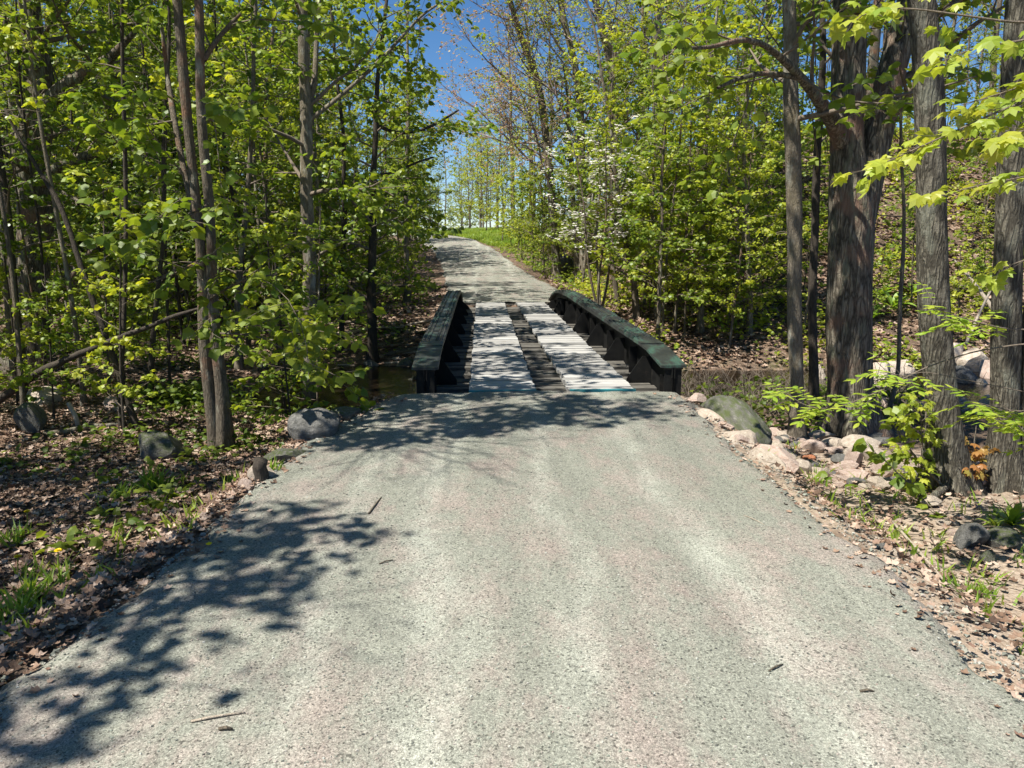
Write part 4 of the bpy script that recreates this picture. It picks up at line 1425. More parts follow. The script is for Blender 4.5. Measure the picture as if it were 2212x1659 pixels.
for (k, i, a, Yd, sc_, lab) in [('T', 2, 868, 62, .85, 'leafy tree at the wood edge of the sky gap'), ('T', 2, 905, 74, .8, 'second leafy tree at the wood edge of the sky gap, farther off'),
                                ('T', 0, 1040, 66, .7, 'yellowish tree just beyond the grassy rise'), ('U', 1, 1085, 50, 1.0, 'bright maple above the grassy rise at the road crest'),
                                ('U', 1, 1120, 44, 1.05, 'bright leafy maple at the roadside bend below the grassy rise'), ('U', 0, 1150, 38, 1.05, 'leafy maple beside the shaded bend of the road'),
                                ('U', 1, 1172, 33, .95, 'bushy maple on the bank of the road beyond the bridge'), ('T', 1, 1110, 56, 1.0, 'reddish budding tree behind the grassy rise'),
                                ('T', 1, 1150, 50, 1.0, 'tall budding tree behind the bright roadside maples'), ('T', 0, 1190, 46, 1.0, 'tall yellow green tree behind the bright roadside maples'),
                                ('U', 1, 975, 84, .5, 'small reddish bush like tree on the crest'), ('U', 1, 1015, 66, 1.1, 'bright maple behind the grass near the middle of the gap'), ('U', 1, 1052, 58, 1.0, 'bright round maple beside the sunlit grass'), ('U', 0, 1062, 74, 1.3, 'tall green maple behind the sunlit grass'), ('U', 0, 893, 35, 1.05, 'leafy maple leaning towards the road where the wood ends'), ('U', 3, 905, 41, 1.1, 'dark leafy maple at the wood edge farther along the road'), ('U', 0, 900, 50, 1.15, 'leafy maple last in the row of the wood edge'),
                                ('U', 0, 885, 78, 1.7, 'big leafy tree far beyond the bend of the road'), ('U', 1, 925, 92, 1.55, 'far bright tree beyond the crest next to the big leafy one'), ('U', 2, 968, 96, 1.7, 'far tree standing over the crest in mid gap'),
                                ('U', 1, 1005, 88, 1.5, 'far bright tree over the grass end in the gap'), ('U', 0, 1040, 84, 1.6, 'far full tree over the grass next to the thicket'), ('U', 2, 850, 88, 1.8, 'far tall tree hidden partly by the wood edge'), ('S', 0, 1128, 40, 1.1, 'bushy sapling on the bank at the inner side of the road bend'), ('S', 2, 1150, 34, 1.0, 'taller bushy sapling on the bank near the road bend'), ('S', 1, 1178, 30, 1.1, 'low bushy sapling by the road beyond the dark boulder'), ('S', 0, 1105, 47, 1.2, 'bushy sapling at the near end of the sunlit grass'), ('S', 2, 1135, 44, 1.1, 'leafy sapling beside the near end of the sunlit grass'),
                                ('S', 2, 905, 68, .7, 'low bush at the crest beside the pale far road'), ('S', 0, 950, 66, .8, 'low bushy growth where the road meets the sky'), ('S', 1, 975, 70, .9, 'round low bush above the start of the grass'), ('S', 2, 1005, 74, .8, 'low bush behind the middle of the grass'), ('S', 0, 925, 72, .9, 'second low bush beyond the pale far road'), ('S', 1, 1035, 76, 1.0, 'low bush behind the thicket end of the grass'), ('T', 0, 950, 90, .6, 'far pale tree beyond the crest'), ('T', 2, 885, 56, .62, 'small leafy tree at the wood side edge of the crest'),
                                ('T', 2, 932, 70, .5, 'small green tree beyond the crest below the sky gap'), ('T', 2, 1000, 82, .62, 'green tree beyond the grass in the middle of the gap'),
                                ('T', 2, 1045, 72, .75, 'full leafy tree just behind the grassy rise'), ('T', 2, 1075, 60, .85, 'leafy tree at the thicket side of the grassy rise'),
                                ('U', 2, 842, 38, .95, 'maple at the wood side shading the bend of the road'), ('U', 0, 865, 44, .95, 'second maple shading the bend of the road')]:
    X_ = (a - 1041) / F * Yd
    plant(k, i, X_, Yd, lab, None, sc_, None, rgc)
for (x, y, lab, i) in [(-1.0, 72, 'thin dark tree at the road crest in the open gap', 1), (.9, 78, 'second thin tree behind the crest in the open gap', 0)]:
    plant('T', i, x, y, lab, 'trees in the open gap', .5, 1.0, None)
zone('T', [3], 13, (-26, -13), (3, 24), 'tall full crowned maple shading the wood from above', 'canopy maples of the wood', 16, .85, 1.1, 3.2, lambda x, y, a: a > 640)
zone('P', [0, 1, 2], 26, (-13, -2.6), (13.9, 24), 'slender bare stemmed young tree among the leafy maples of the wood', 'slender stems in the wood', 17, .8, 1.15, .8, lambda x, y, a: a > 900)
zone('P', [0, 1, 2], 9, (-8, -3.2), (8.6, 11.2), 'slender bare stem on the near bank between the twin stems and the big dark trunk', 'slender stems on the near bank', 18, .7, 1.0, .9, lambda x, y, a: 380 < a < 560 or a > 640)
zone('P', [0, 1, 2], 10, (3.4, 9), (15, 24), 'slender stem standing in the sunny thicket behind the bridge girder', 'slender stems of the thicket', 19, .7, .95, 1.0, lambda x, y, a: a > 1760 or a < 1380)
zone('S', [0, 1, 2], 13, (-4.8, -1.9), (21, 34), 'bushy sapling lining the wooded edge of the road beyond the bridge', 'saplings along the road edge', 20, .7, 1.0, 1.2, lambda x, y, a: a > 950)
# unseen trees beside the camera, added for their shade on road and litter
def shade_tree(x, y, top, h0, count, ln, label, seed, bias=None, lean=(0, 0), prune=None):
    rng = np.random.default_rng(seed)
    z = h1(x, y)
    first = np.array((x, y, z - .05))
    zz = np.linspace(0, top, 10)
    pts = first + np.stack([lean[0] * (zz / top) ** 1.5 + .05 * np.sin(zz), lean[1] * (zz / top) ** 1.5 + .04 * np.cos(zz * .8), zz], 1)
    p2, r2 = resample(pts, np.linspace(.11, .015, 10), .25)
    tb, wb, cb, segs, anch = MB(), MB(), MB(), [], []
    tube(tb, p2 - first, r2, 12, 0, rng, .05, 3)
    crown_on(rng, p2, r2, P_MAPLE, h0, top * .97, count, ln, segs, anch, bias, (55, 92))
    emit([(a - first, b, c_) for a, b, c_ in segs], wb)
    t = thing('maple_tree', label, 'tree', first, 'maples beside the road')
    tb.absorb(wb).build('trunk', [M['bark_grey'], M['twig']], t, True)
    ap = np.array([a for a, _ in anch]); ad = np.array([b for _, b in anch])
    if prune:  # keeps only leaves whose shadow lands inside the wanted outline
        gs = ap - SDIR * (ap[:, 2:3] / SDIR[2])
        k = prune(gs[:, 0], gs[:, 1] , rng.normal(size=len(ap)))
        ap, ad = ap[k], ad[k]
    put_leaves(cb, rng, ap - first, ad, LEAF_MID, .08, .13, .8)
    cb.build('crown', M['leaf_maple'], t)
    print('shade', len(ap))


shade_tree(-5.2, 1.2, 8.0, 4.3, 26, (2.0, 1.3), 'unseen maple beside the road next to the viewer, crown trimmed to shape its shade on the gravel', 601, None, (0, 0), lambda X, Y, r: X < -1.35 + (np.minimum(Y, 4.4) - 2.4) * .42 + .14 * r)
shade_tree(-7.6, 3.8, 9.0, 4.2, 26, (2.4, 1.5), 'unseen maple deeper in the wood beside the viewer, shading the leaf litter', 604)
shade_tree(-4.3, 5.5, 9.0, 4.9, 30, (2.4, 1.5), 'unseen maple at the verge by the twin stems, crown trimmed to shape its shade before the bridge', 602, (0.0, .4), (.7, -.3), lambda X, Y, r: (Y > 6.05 + .3 * (X + 1.3) + .12 * r) & (Y < 8.9 + .4 * r) & (wob(X * 1.6, Y * 2.2) + .5 * r > -.75))
# shade_tree(-6.6, 8.6, 10.0, 4.8, 10, (2.2, 1.4), 'maple on the wooded bank shading the near planks of the bridge', 603)

# ------------------------------------------------------------------ white blossom shrub
def blossom_tree():
    rng = np.random.default_rng(401)
    g = np.array((2.75, 17.6, 0)); g[2] = h1(g[0], g[1])
    t = thing('blossom_tree', 'small tree covered in white blossom beside the road just past the bridge', 'tree', g)
    tb, wb, cb, bb_, segs, anch = MB(), MB(), MB(), MB(), [], []
    for k in range(4):
        zz = np.linspace(0, 4.2, 9)
        a = k * 1.6
        pts = np.stack([.16 * zz * math.cos(a) + .05 * np.sin(zz * 2 + k), .12 * zz * math.sin(a), zz], 1)
        p2, r2 = resample(pts, np.linspace(.035, .012, 9), .2)
        tube(tb, p2, r2, 7)
        crown_on(rng, p2, r2, P_U, 1.7, 4.1, 14, (1.15, .7), segs, anch)
    emit(segs, wb, (5, 4, 3, 3))
    tb.absorb(wb).build('trunk', [M['bark_brown'], M['twig']], t, True)
    ap = np.array([a for a, _ in anch]); ad = np.array([b for _, b in anch])
    k = rng.random(len(ap))
    put_leaves(cb, rng, ap[k < .3], ad[k < .3], LEAF_MID, .05, .08, .6)
    cb.build('crown', M['leaf_maple'], t)
    q = ap[k > .40]; n = len(q)
    for i in range(5):
        a = i * 2 * math.pi / 5
        dd = np.tile(np.array((math.cos(a), math.sin(a), .35)), (n, 1))
        put_leaves(bb_, rng, q + rng.normal(size=(n, 3)) * .004, dd, PETAL, .030, .046, .1, .25, .3)
    bb_.build('blossom', M['petal_white'], t)
    print('blossom', n)


blossom_tree()

# ------------------------------------------------------------------ branches of the ash and maple beside the viewer
def spray_tree(name, label, stem, boughs, leafm, kind, seed, ls):
    """stem: world points and radii; boughs: lists of (px, py, Y) whose outer part carries leaves"""
    rng = np.random.default_rng(seed)
    first = np.array(stem[0][:3], float)
    t = thing(name, label, 'sapling', first)
    tb, wb, cb = MB(), MB(), MB()
    sp, sr = resample([s_[:3] for s_ in stem], [s_[3] for s_ in stem], .12)
    tube(tb, sp - first, sr, 9, 0, rng, .04, 2)
    for b in boughs:
        bp = [PT(x, y, Yd) for x, y, Yd in b['p']]
        r0 = b.get('r', .008)
        # start on the stem at the nearest height
        i = int(np.argmin(np.abs(sp[:, 2] - bp[0][2] + .25)))
        bp = [sp[i]] + bp
        q, r = resample(bp, np.linspace(r0, .0022, len(bp)), .06)
        tube(wb, q - first, r, 5)
        n = len(q)
        f0 = b.get('from', .45)
        for j in range(int(n * f0), n, b.get('step', 1)):
            tg = norm(q[min(j + 1, n - 1)] - q[j - 1])
            s = norm(np.cross(tg, (0, 0, 1)))
            for sg in ((-1, 1) if kind == 'ash' else (-1, 1, -1, 1)):
                if rng.random() < b.get('skip', .2): continue
                if kind == 'ash':
                    # a compound leaf: a thin stalk with paired leaflets
                    ln = rng.uniform(.16, .26)
                    d = norm(s * sg + tg * .5 + rng.normal(size=3) * .35 + np.array((0, 0, .1)))
                    st = np.array([q[j] + d * ln * u + np.array((0, 0, -.06 * u * u)) for u in np.linspace(0, 1, 5)])
                    tube(wb, st - first, np.linspace(.002, .001, 5), 3)
                    pos, dr = [], []
                    ss_ = norm(np.cross(d, (0, 0, 1)))
                    for u in np.linspace(.35, .95, 4):
                        pp = q[j] + d * ln * u + np.array((0, 0, -.06 * u * u))
                        for s2 in (-1, 1):
                            pos.append(pp); dr.append(norm(ss_ * s2 + d * .6))
                    pos.append(q[j] + d * ln + np.array((0, 0, -.06))); dr.append(d)
                    put_leaves(cb, rng, np.array(pos) - first, np.array(dr), LEAF_ASH, ls[0], ls[1], .35, .12, .25)
                else:
                    pet = rng.uniform(.03, .13)
                    d = norm(s * sg + tg * .6 + rng.normal(size=3) * .4)
                    p1 = q[j] + d * pet
                    tube(wb, np.array([q[j], (q[j] + p1) / 2, p1]) - first, [.0016, .0014, .001], 3)
                    put_leaves(cb, rng, [p1 - first], [d], LEAF_MAPLE, ls[0], ls[1], 1.3, .25, .3)
    tb.absorb(wb).build('trunk', [M['bark_grey'], M['twig']], t, True)
    cb.build('crown', M[leafm], t)
    return t


def gz(x, y): return h1(x, y) - .05
spray_tree('young_maple', 'young maple beside the viewer, its yellow green hanging leaves in front of the straight ash',
           [(3.35, 3.5, gz(3.35, 3.5), .03), (3.3, 3.5, 1.2, .026), (3.25, 3.55, 2.4, .02), (3.2, 3.5, 3.6, .012)],
           [dict(p=[(2330, 190, 3.5), (2180, 230, 3.5), (2060, 285, 3.5), (1960, 330, 3.5), (1880, 365, 3.5)], **{'from': .5}, skip=.05, step=1),
            dict(p=[(2330, 130, 3.7), (2200, 190, 3.8), (2120, 215, 3.8), (2080, 225, 3.8)], **{'from': .55}, skip=.1),
            dict(p=[(2300, 240, 3.3), (2200, 290, 3.3), (2160, 300, 3.3)], **{'from': .5}, skip=.15),
            dict(p=[(2330, 30, 3.6), (2212, 52, 3.6), (2060, 30, 3.7), (1960, 16, 3.8), (1870, 20, 3.9), (1840, 50, 3.9)], **{'from': .62}, skip=.45),
            dict(p=[(2330, 60, 3.4), (2200, 90, 3.4), (2110, 100, 3.5), (2040, 130, 3.5)], **{'from': .5}, skip=.4),
            dict(p=[(2330, 330, 4.2), (2230, 380, 4.2), (2110, 400, 4.3), (2010, 430, 4.4)], **{'from': .55}, skip=.45),
            dict(p=[(2330, 520, 4.0), (2220, 560, 4.0), (2130, 590, 4.1)], **{'from': .5}, skip=.5)],
           'leaf_yellow', 'maple', 501, (.055, .105))
spray_tree('young_ash', 'young ash whose long bare twig holds feathered leaves before the forked trunk',
           [(4.05, 4.7, gz(4.05, 4.7), .022), (4.05, 4.7, .8, .018), (4.0, 4.7, 1.9, .013), (3.95, 4.7, 2.6, .008)],
           [dict(p=[(2290, 745, 4.7), (2212, 742, 4.7), (2100, 760, 4.75), (1995, 795, 4.8), (1890, 850, 4.9), (1800, 885, 5.0), (1740, 880, 5.05), (1700, 850, 5.1)], r=.007, **{'from': .66}, skip=.12),
            dict(p=[(1985, 800, 4.8), (1960, 815, 4.75), (1935, 810, 4.7), (1900, 800, 4.7)], r=.003, **{'from': .78}, skip=.3),
            dict(p=[(2290, 700, 4.6), (2200, 715, 4.6), (2120, 700, 4.6), (2060, 680, 4.6), (2020, 665, 4.6)], r=.006, **{'from': .6}, skip=.15),
            dict(p=[(2290, 880, 4.5), (2200, 890, 4.5), (2130, 875, 4.4), (2080, 860, 4.4)], r=.005, **{'from': .6}, skip=.15),
            dict(p=[(2290, 960, 4.3), (2240, 950, 4.2), (2200, 925, 4.2), (2160, 905, 4.2)], r=.005, **{'from': .55}, skip=.15)],
           'leaf_ash', 'ash', 502, (.055, .085))
g = PG(1985, 1062)
spray_tree('yellow_maple_sapling', 'yellow green maple sapling with drooping leaves against the straight ash trunk',
           [(g[0], g[1], g[2] - .05, .012), (g[0], g[1], g[2] + .4, .01), (g[0] - .02, g[1], g[2] + .85, .007), (g[0], g[1], g[2] + 1.0, .004)],
           [dict(p=[(1990, 950, g[1]), (1970, 920, g[1] - .05), (1950, 900, g[1] - .1)], r=.004, **{'from': .3}, skip=.05),
            dict(p=[(1985, 990, g[1] - .05), (1965, 975, g[1] - .1), (1940, 965, g[1] - .1)], r=.004, **{'from': .3}, skip=.05),
            dict(p=[(1990, 880, g[1]), (1985, 860, g[1] - .1), (1970, 850, g[1] - .1)], r=.004, **{'from': .3}, skip=.05),
            dict(p=[(1990, 930, g[1] - .2), (1990, 900, g[1] - .25), (1985, 870, g[1] - .3)], r=.004, **{'from': .2}, skip=.05),
            dict(p=[(1975, 1030, g[1] - .1), (1960, 1015, g[1] - .15), (1935, 1020, g[1] - .2)], r=.004, **{'from': .2}, skip=.05)],
           'leaf_bright', 'maple', 503, (.05, .08))
g = PG(2092, 1058)
spray_tree('copper_maple_sapling', 'little maple sapling with copper orange leaves between two grey trunks',
           [(g[0], g[1], g[2] - .05, .008), (g[0], g[1], g[2] + .3, .006), (g[0], g[1], g[2] + .55, .004)],
           [dict(p=[(2085, 965, g[1]), (2070, 950, g[1] - .05)], r=.003, **{'from': .2}, skip=.0),
            dict(p=[(2100, 985, g[1]), (2120, 975, g[1] - .05)], r=.003, **{'from': .2}, skip=.0),
            dict(p=[(2090, 1000, g[1] - .1), (2070, 1000, g[1] - .15)], r=.003, **{'from': .2}, skip=.0)],
           'leaf_copper', 'maple', 504, (.06, .10))

# ------------------------------------------------------------------ dead wood
def stick(name, label, pts, rads, matk, cat='stick', sides=8, seed=0, group=None, step=.12):
    rng = np.random.default_rng(seed + 900)
    p, r = resample(pts, rads, step)
    p = p + rng.normal(size=p.shape) * np.mean(rads) * .12
    mb = MB()
    o = p[0].copy()
    tube(mb, p - o, r, sides, 0, rng, .06)
    # closed ends
    for k in (0, len(p) - 1):
        base = mb.n
        i0 = 0 if k == 0 else (len(p) - 1) * sides
        mb.f.append((np.array([[i0 + j for j in range(sides)][::(-1 if k == 0 else 1)]]), 0))
    return tag(mb.build(name, M[matk], None, True, tuple(o)), label, cat, group)


g = PG(300, 928)
stick('dead_pole', 'dark leaning dead pole rising from the leaf litter across the wood',
      [g - (0, 0, .1), PT(235, 745, g[1] + .1), PT(165, 545, g[1] + .2), PT(130, 440, g[1] + .3), PT(60, 330, g[1] + .4), PT(10, 235, g[1] + .4)],
      [.042, .036, .03, .028, .02, .012], 'bark_dark', 'dead tree', 9, 1)
g = PG(-40, 895)
stick('fallen_branch', 'dark fallen branch slanting up out of the leaf litter towards the twin stems',
      [g, PT(0, 862, g[1]), PT(90, 800, g[1] - .2), PT(200, 752, g[1] - .4), PT(300, 714, g[1] - .6), PT(385, 680, g[1] - .8), PT(450, 660, 8.3)],
      [.05, .048, .043, .036, .028, .022, .012], 'bark_dark', 'branch', 9, 2)
g0, g1_, g2 = PG(95, 948), PG(210, 930), PG(330, 917)
up = np.array((0, 0, .04))
stick('fallen_log', 'thin dark log lying flat in the leaf litter beside the foot of the leaning pole', [g0 + up, g1_ + up, g2 + up], [.035, .03, .02], 'bark_brown', 'log', 8, 3)
g = PG(172, 925)
stick('broken_stub', 'pale broken stub sticking out of the leaf litter', [g - up, PT(160, 890, g[1]), PT(148, 870, g[1])], [.028, .026, .022], 'bark_pale', 'stump', 8, 4)
g = PG(567, 1052)
stick('low_stump', 'low mossy green post stump between the stones at the road edge', [g - up, g + (0, 0, .1), g + (0, 0, .2)], [.055, .052, .05], 'bark_dark', 'stump', 10, 5, step=.05)
a, b = PG(1925, 1152), PG(2052, 1278)
stick('bamboo_stick', 'long straw coloured stick lying on the earth verge', [a + (0, 0, .07), (a + b) / 2 + (0, 0, .05), b + (0, 0, .02)], [.008, .009, .006], 'bark_pale', 'stick', 7, 6)
Y = 15.5
stick('dead_limb', 'bleached forked dead limb lying on the hillside between two grey trunks', [PT(2060, 560, Y), PT(2100, 605, Y - .3), PT(2140, 660, Y - .6), PT(2165, 700, Y - .8)], [.02, .035, .04, .035], 'bark_pale', 'branch', 7, 7)
stick('dead_limb', 'straight bleached pole leaning on the hillside in front of the forked dead limb', [PT(2140, 625, 13.6), PT(2110, 690, 13.4), PT(2086, 745, 13.2)], [.022, .026, .028], 'bark_pale', 'branch', 7, 8)
for i, (p0, p1, lab, rr) in enumerate([((415, 1584), (532, 1566), 'pale straight twig on the gravel at the shady roadside', .005), ((797, 1128), (824, 1090), 'short dark twig lying on the gravel in line with the bridge', .006),
                                       ((1606, 1128), (1650, 1146), 'thin whitish twig on the gravel near the stone heap', .003), ((1660, 1470), (1690, 1452), 'small brown twig on the sunny gravel', .004),
                                       ((476, 1612), (505, 1602), 'reddish bark scrap beside the pale twig', .007), ((1855, 1522), (1885, 1520), 'rusty brown twig on the gravel towards the verge', .005),
                                       ((820, 1240), (850, 1228), 'little brown twig in the dappled shade on the gravel', .004)]):
    a, b = PG(*p0, lift=.03), PG(*p1, lift=.03)
    a = np.array((a[0], a[1], road_top(a[0], a[1]) + rr * .8)); b = np.array((b[0], b[1], road_top(b[0], b[1]) + rr * .6))
    stick('twig', lab, [a, (a + b) / 2 + (0, 0, .006), b], [rr, rr, rr * .6], 'bark_pale' if i in (0, 2) else 'bark_brown', 'twig', 6, 20 + i, step=.05)
# driftwood tangle of the stream bank
rng = np.random.default_rng(31)
for i in range(16):
    a_, b_ = rng.uniform(690, 900), rng.uniform(700, 800)
    g = PG(a_, b_)
    az = rng.normal(0, .6); ln = rng.uniform(.6, 1.8)
    d = np.array((math.cos(az), math.sin(az) * .6, rng.uniform(-.05, .2)))
    q = g + d * ln
    q[2] = max(q[2], h1(q[0], q[1]) + .05)
    stick('driftwood', 'bleached piece of driftwood on the far stream bank beside the bridge', [g + (0, 0, .04), (g + q) / 2 + (0, 0, .07), q], [.028, .024, .01], ('bark_pale', 'bark_grey', 'bark_brown')[i % 3], 'driftwood', 6, 40 + i, 'driftwood on the stream bank')
# fine twigs on the forest floor
mb = MB()
for i in range(420):
    if i < 230:
        y = rng.uniform(2, 11.5); x = float(road_xl(y)) - .1 - abs(rng.normal()) * 3
    else:
        y = rng.uniform(2.5, 8.5); x = float(road_xr(y)) + .15 + abs(rng.normal()) * 1.2
    a = rng.random() * 6.28; ln = rng.uniform(.1, .45)
    p = []
    for u in (0, .5, 1):
        q = np.array((x + math.cos(a) * ln * u, y + math.sin(a) * ln * u + .03 * rng.normal() * (u == .5), 0)); q[2] = h1(q[0], q[1]) + .02 + .03 * rng.random()
        p.append(q)
    tube(mb, p, [.004, .0035, .002], 4)
tag(mb.build('leaf_litter', M['twig'], None, True), 'thin dry twigs fallen over both verges', 'twig litter', None, 'stuff')
# dead brush by the bridge, stream side of the smooth boulder
mb = MB()
for i in range(900):
    x = rng.uniform(2.5, 6.2); y = rng.uniform(8.9, 13.8)
    z = h1(x, y)
    d = norm((rng.normal(), rng.normal() * .6, rng.uniform(.2, 1.2)))
    ln = rng.uniform(.3, 1.0)
    p = [np.array((x, y, z)) + d * ln * u + rng.normal(size=3) * .03 * (u > 0) for u in np.linspace(0, 1, 5)]
    tube(mb, p, np.linspace(.007, .002, 5), 4)
tag(mb.build('undergrowth', M['twig'], None, True), 'tangle of grey dead brush at the stream beside the bridge', 'brush', None, 'stuff')

# ------------------------------------------------------------------ leaf litter, ground cover and grass
def scatter(n, sampler, rng):
    xs, ys = sampler(n, rng)
    ok = ~((xs > road_xl(ys) + .02) & (xs < road_xr(ys) - .02) & ((ys < 8.5) | (ys > 19.6)))
    ok &= ~((xs > -1) & (xs < 2.4) & (ys > 8) & (ys < 20))
    xs, ys = xs[ok], ys[ok]
    zs = H(xs, ys)
    ok = zs > WATER_Z + .02
    return np.stack([xs[ok], ys[ok], zs[ok]], 1)


def litter(name, label, n, sampler, seed, smin, smax):
    rng = np.random.default_rng(seed)
    p = scatter(n, sampler, rng)
    k = wob(p[:, 0] * 1.7 + 3, p[:, 1] * 1.7) + rng.normal(size=len(p)) * .45
    p = p[k > -.55]
    p[:, 2] += rng.uniform(.005, .05, len(p))
    d = rng.normal(size=(len(p), 3)); d[:, 2] = 0
    mb = MB()
    put_leaves(mb, rng, p, d, LEAF_DEAD, smin, smax, -.1, .3, .38)
    return tag(mb.build(name, M['dead_leaf']), label, 'leaf litter', None, 'stuff')


litter('leaf_litter', 'brown dead leaves covering the wooded bank', 60000, lambda n, r: (lambda y: (road_xl(y) + .05 - np.abs(r.normal(0, 1, n)) * 3.3, y))(1.5 + 11 * r.random(n) ** 1.1), 61, .022, .07)
litter('leaf_litter', 'brown dead leaves over the banks across the stream', 16000, lambda n, r: (r.uniform(-14, 0, n), r.uniform(13, 26, n)), 62, .07, .12)
litter('leaf_litter', 'pinkish brown dead leaves over the hillside', 26000, lambda n, r: (r.uniform(2.5, 18, n), r.uniform(13.5, 32, n)), 63, .08, .14)
litter('leaf_litter', 'dry leaf scraps on the stony verge', 3800, lambda n, r: (2.25 + np.abs(r.normal(0, 1.1, n)), r.uniform(1.5, 9, n)), 64, .025, .06)


# leaves and bits that have crept onto the edges of the gravel
rng = np.random.default_rng(66)
mb = MB()
n = 620
ys = 1.8 + 6.3 * rng.random(n) ** 1.2
sd = rng.random(n) < .6
off = np.abs(rng.normal(0, .16, n))
xs = np.where(sd, road_xl(ys) + off, road_xr(ys) - off * .8)
p = np.array([(a, b, road_top(a, b) + .004) for a, b in zip(xs, ys)])
d = rng.normal(size=(n, 3)); d[:, 2] = 0
put_leaves(mb, rng, p, d, LEAF_DEAD, .015, .05, -.05, .3, .3)
tag(mb.build('leaf_litter', M['dead_leaf']), 'dry leaves blown onto the edges of the gravel', 'leaf litter', None, 'stuff')


def cover(name, label, n, sampler, seed, tmpl, smin, smax, matk, clump=8, spread=.12, hmax=.25, droop=.3, thresh=-.2, fs=1.0):
    rng = np.random.default_rng(seed)
    p = scatter(n, sampler, rng)
    k = wob(p[:, 0] * fs - 2, p[:, 1] * fs + 4) + rng.normal(size=len(p)) * .3
    p = p[k > thresh]
    q = np.repeat(p, clump, 0)
    q[:, :2] += rng.normal(size=(len(q), 2)) * spread
    q[:, 2] += rng.random(len(q)) * hmax * np.repeat(rng.uniform(.3, 1, len(p)), clump)
    d = rng.normal(size=(len(q), 3)); d[:, 2] = .2
    mb = MB()
    put_leaves(mb, rng, q, d, tmpl, smin, smax, droop, .3, .5)
    return tag(mb.build(name, M[matk]), label, 'ground cover', None, 'stuff')


cover('ground_cover', 'low green plants among the dead leaves of the wood', 900, lambda n, r: (-2.4 - np.abs(r.normal(0, 1, n)) * 3.2, r.uniform(3.5, 11.5, n)), 71, LEAF_MID, .04, .09, 'leaf_dark', 9, .13, .22, .3, .25)
cover('ground_cover', 'green seedlings on the bank across the stream', 1500, lambda n, r: (r.uniform(-14, -1.6, n), r.uniform(13.6, 26, n)), 72, LEAF_MID, .06, .11, 'leaf_maple', 9, .18, .5, .4, .0)
cover('ground_cover', 'bright green seedlings on the hillside and thicket floor', 3000, lambda n, r: (r.uniform(2.9, 16, n), r.uniform(13.5, 29, n)), 73, LEAF_MID, .06, .12, 'leaf_bright', 9, .2, .5, .4, .1)
cover('ground_cover', 'leafy green plants along the stream by the forked tree', 420, lambda n, r: (r.uniform(2.3, 9, n), 13.7 + r.normal(0, .7, n)), 74, LEAF_MID, .06, .11, 'leaf_maple', 12, .2, .6, .4, -.1)


cover('ground_cover', 'shaded low plants among the dead brush at the bridge end', 260, lambda n, r: (r.uniform(2.7, 6.0, n), r.uniform(8.9, 12.6, n)), 75, LEAF_MID, .05, .10, 'leaf_dark', 11, .16, .5, .4, -.3)


cover('ground_cover', 'green plants on the earth bank along the bend of the road', 520, lambda n, r: (lambda y: (road_xr(y) + .5 + r.random(n) * 4, y))(r.uniform(24, 50, n)), 76, LEAF_MID, .08, .16, 'leaf_maple', 12, .3, .5, .4, -.3)


cover('ground_cover', 'shaded low plants along the wooded edge of the stream', 230, lambda n, r: (r.uniform(-4.6, -.9, n), r.uniform(9.6, 11.6, n)), 77, LEAF_MID, .05, .10, 'leaf_dark', 11, .15, .45, .4, -.3)


def blades(mb, rng, p, per, hmin, hmax, spread):
    q = np.repeat(p, per, 0)
    q[:, :2] += rng.normal(size=(len(q), 2)) * spread
    d = rng.normal(size=(len(q), 3)) * .35; d[:, 2] = 1
    n = len(q)
    t = d / np.linalg.norm(d, axis=1, keepdims=True)
    a = rng.random(n) * 6.28
    s = np.stack([np.cos(a), np.sin(a), np.zeros(n)], 1)
    h_ = (hmin + (hmax - hmin) * rng.random(n))[:, None]
    wd = h_ * .035 + .0035
    bend = np.stack([t[:, 0], t[:, 1], np.zeros(n)], 1) * h_ * .5
    V = np.stack([q - s * wd, q + s * wd, q + t * h_ * .55 + s * wd * .8, q + t * h_ * .55 - s * wd * .8, q + t * h_ + bend], 1)
    mb.add(V.reshape(-1, 3), (np.arange(n)[:, None] * 5 + np.array([[0, 1, 2, 3]])))
    mb.f.append((np.arange(n)[:, None] * 5 + np.array([[3, 2, 4]]) + mb.n - n * 5, 0))


# the sunny grass at the crest
rng = np.random.default_rng(81)
n = 26000
ys = rng.uniform(48, 72, n); xs = road_xr(ys) + .15 + np.abs(rng.normal(0, 1, n)) * 4.0
p = np.stack([xs, ys, H(xs, ys)], 1)
mb = MB(); blades(mb, rng, p, 2, .14, .34, .1)
tag(mb.build('grass', M['grass']), 'sunlit bright green grass on the rise at the road crest', 'grass', None, 'stuff')
# verge grass near the viewer
mb = MB()
n = 75
ys = rng.uniform(1.6, 6.5, n); xs = road_xl(ys) - .08 - np.abs(rng.normal(0, .7, n))
p = np.stack([xs, ys, H(xs, ys)], 1)
blades(mb, rng, p, 9, .05, .17, .035)
n = 130
ys = rng.uniform(1.8, 7.5, n); xs = road_xr(ys) + .15 + np.abs(rng.normal(0, .8, n))
p = np.stack([xs, ys, H(xs, ys)], 1)
blades(mb, rng, p, 8, .04, .13, .03)
tag(mb.build('grass', M['grass']), 'sparse thin grass along both verges of the road', 'grass', None, 'stuff')


def tuft(px, py, n, hh, spread, label, matk='grass', name='grass_tuft', cat='grass tuft'):
    g = PG(px, py)
    mb = MB()
    blades(mb, rng, np.zeros((1, 3)), n, hh * .5, hh, spread)
    return tag(mb.build(name, M[matk], None, False, tuple(g)), label, cat)


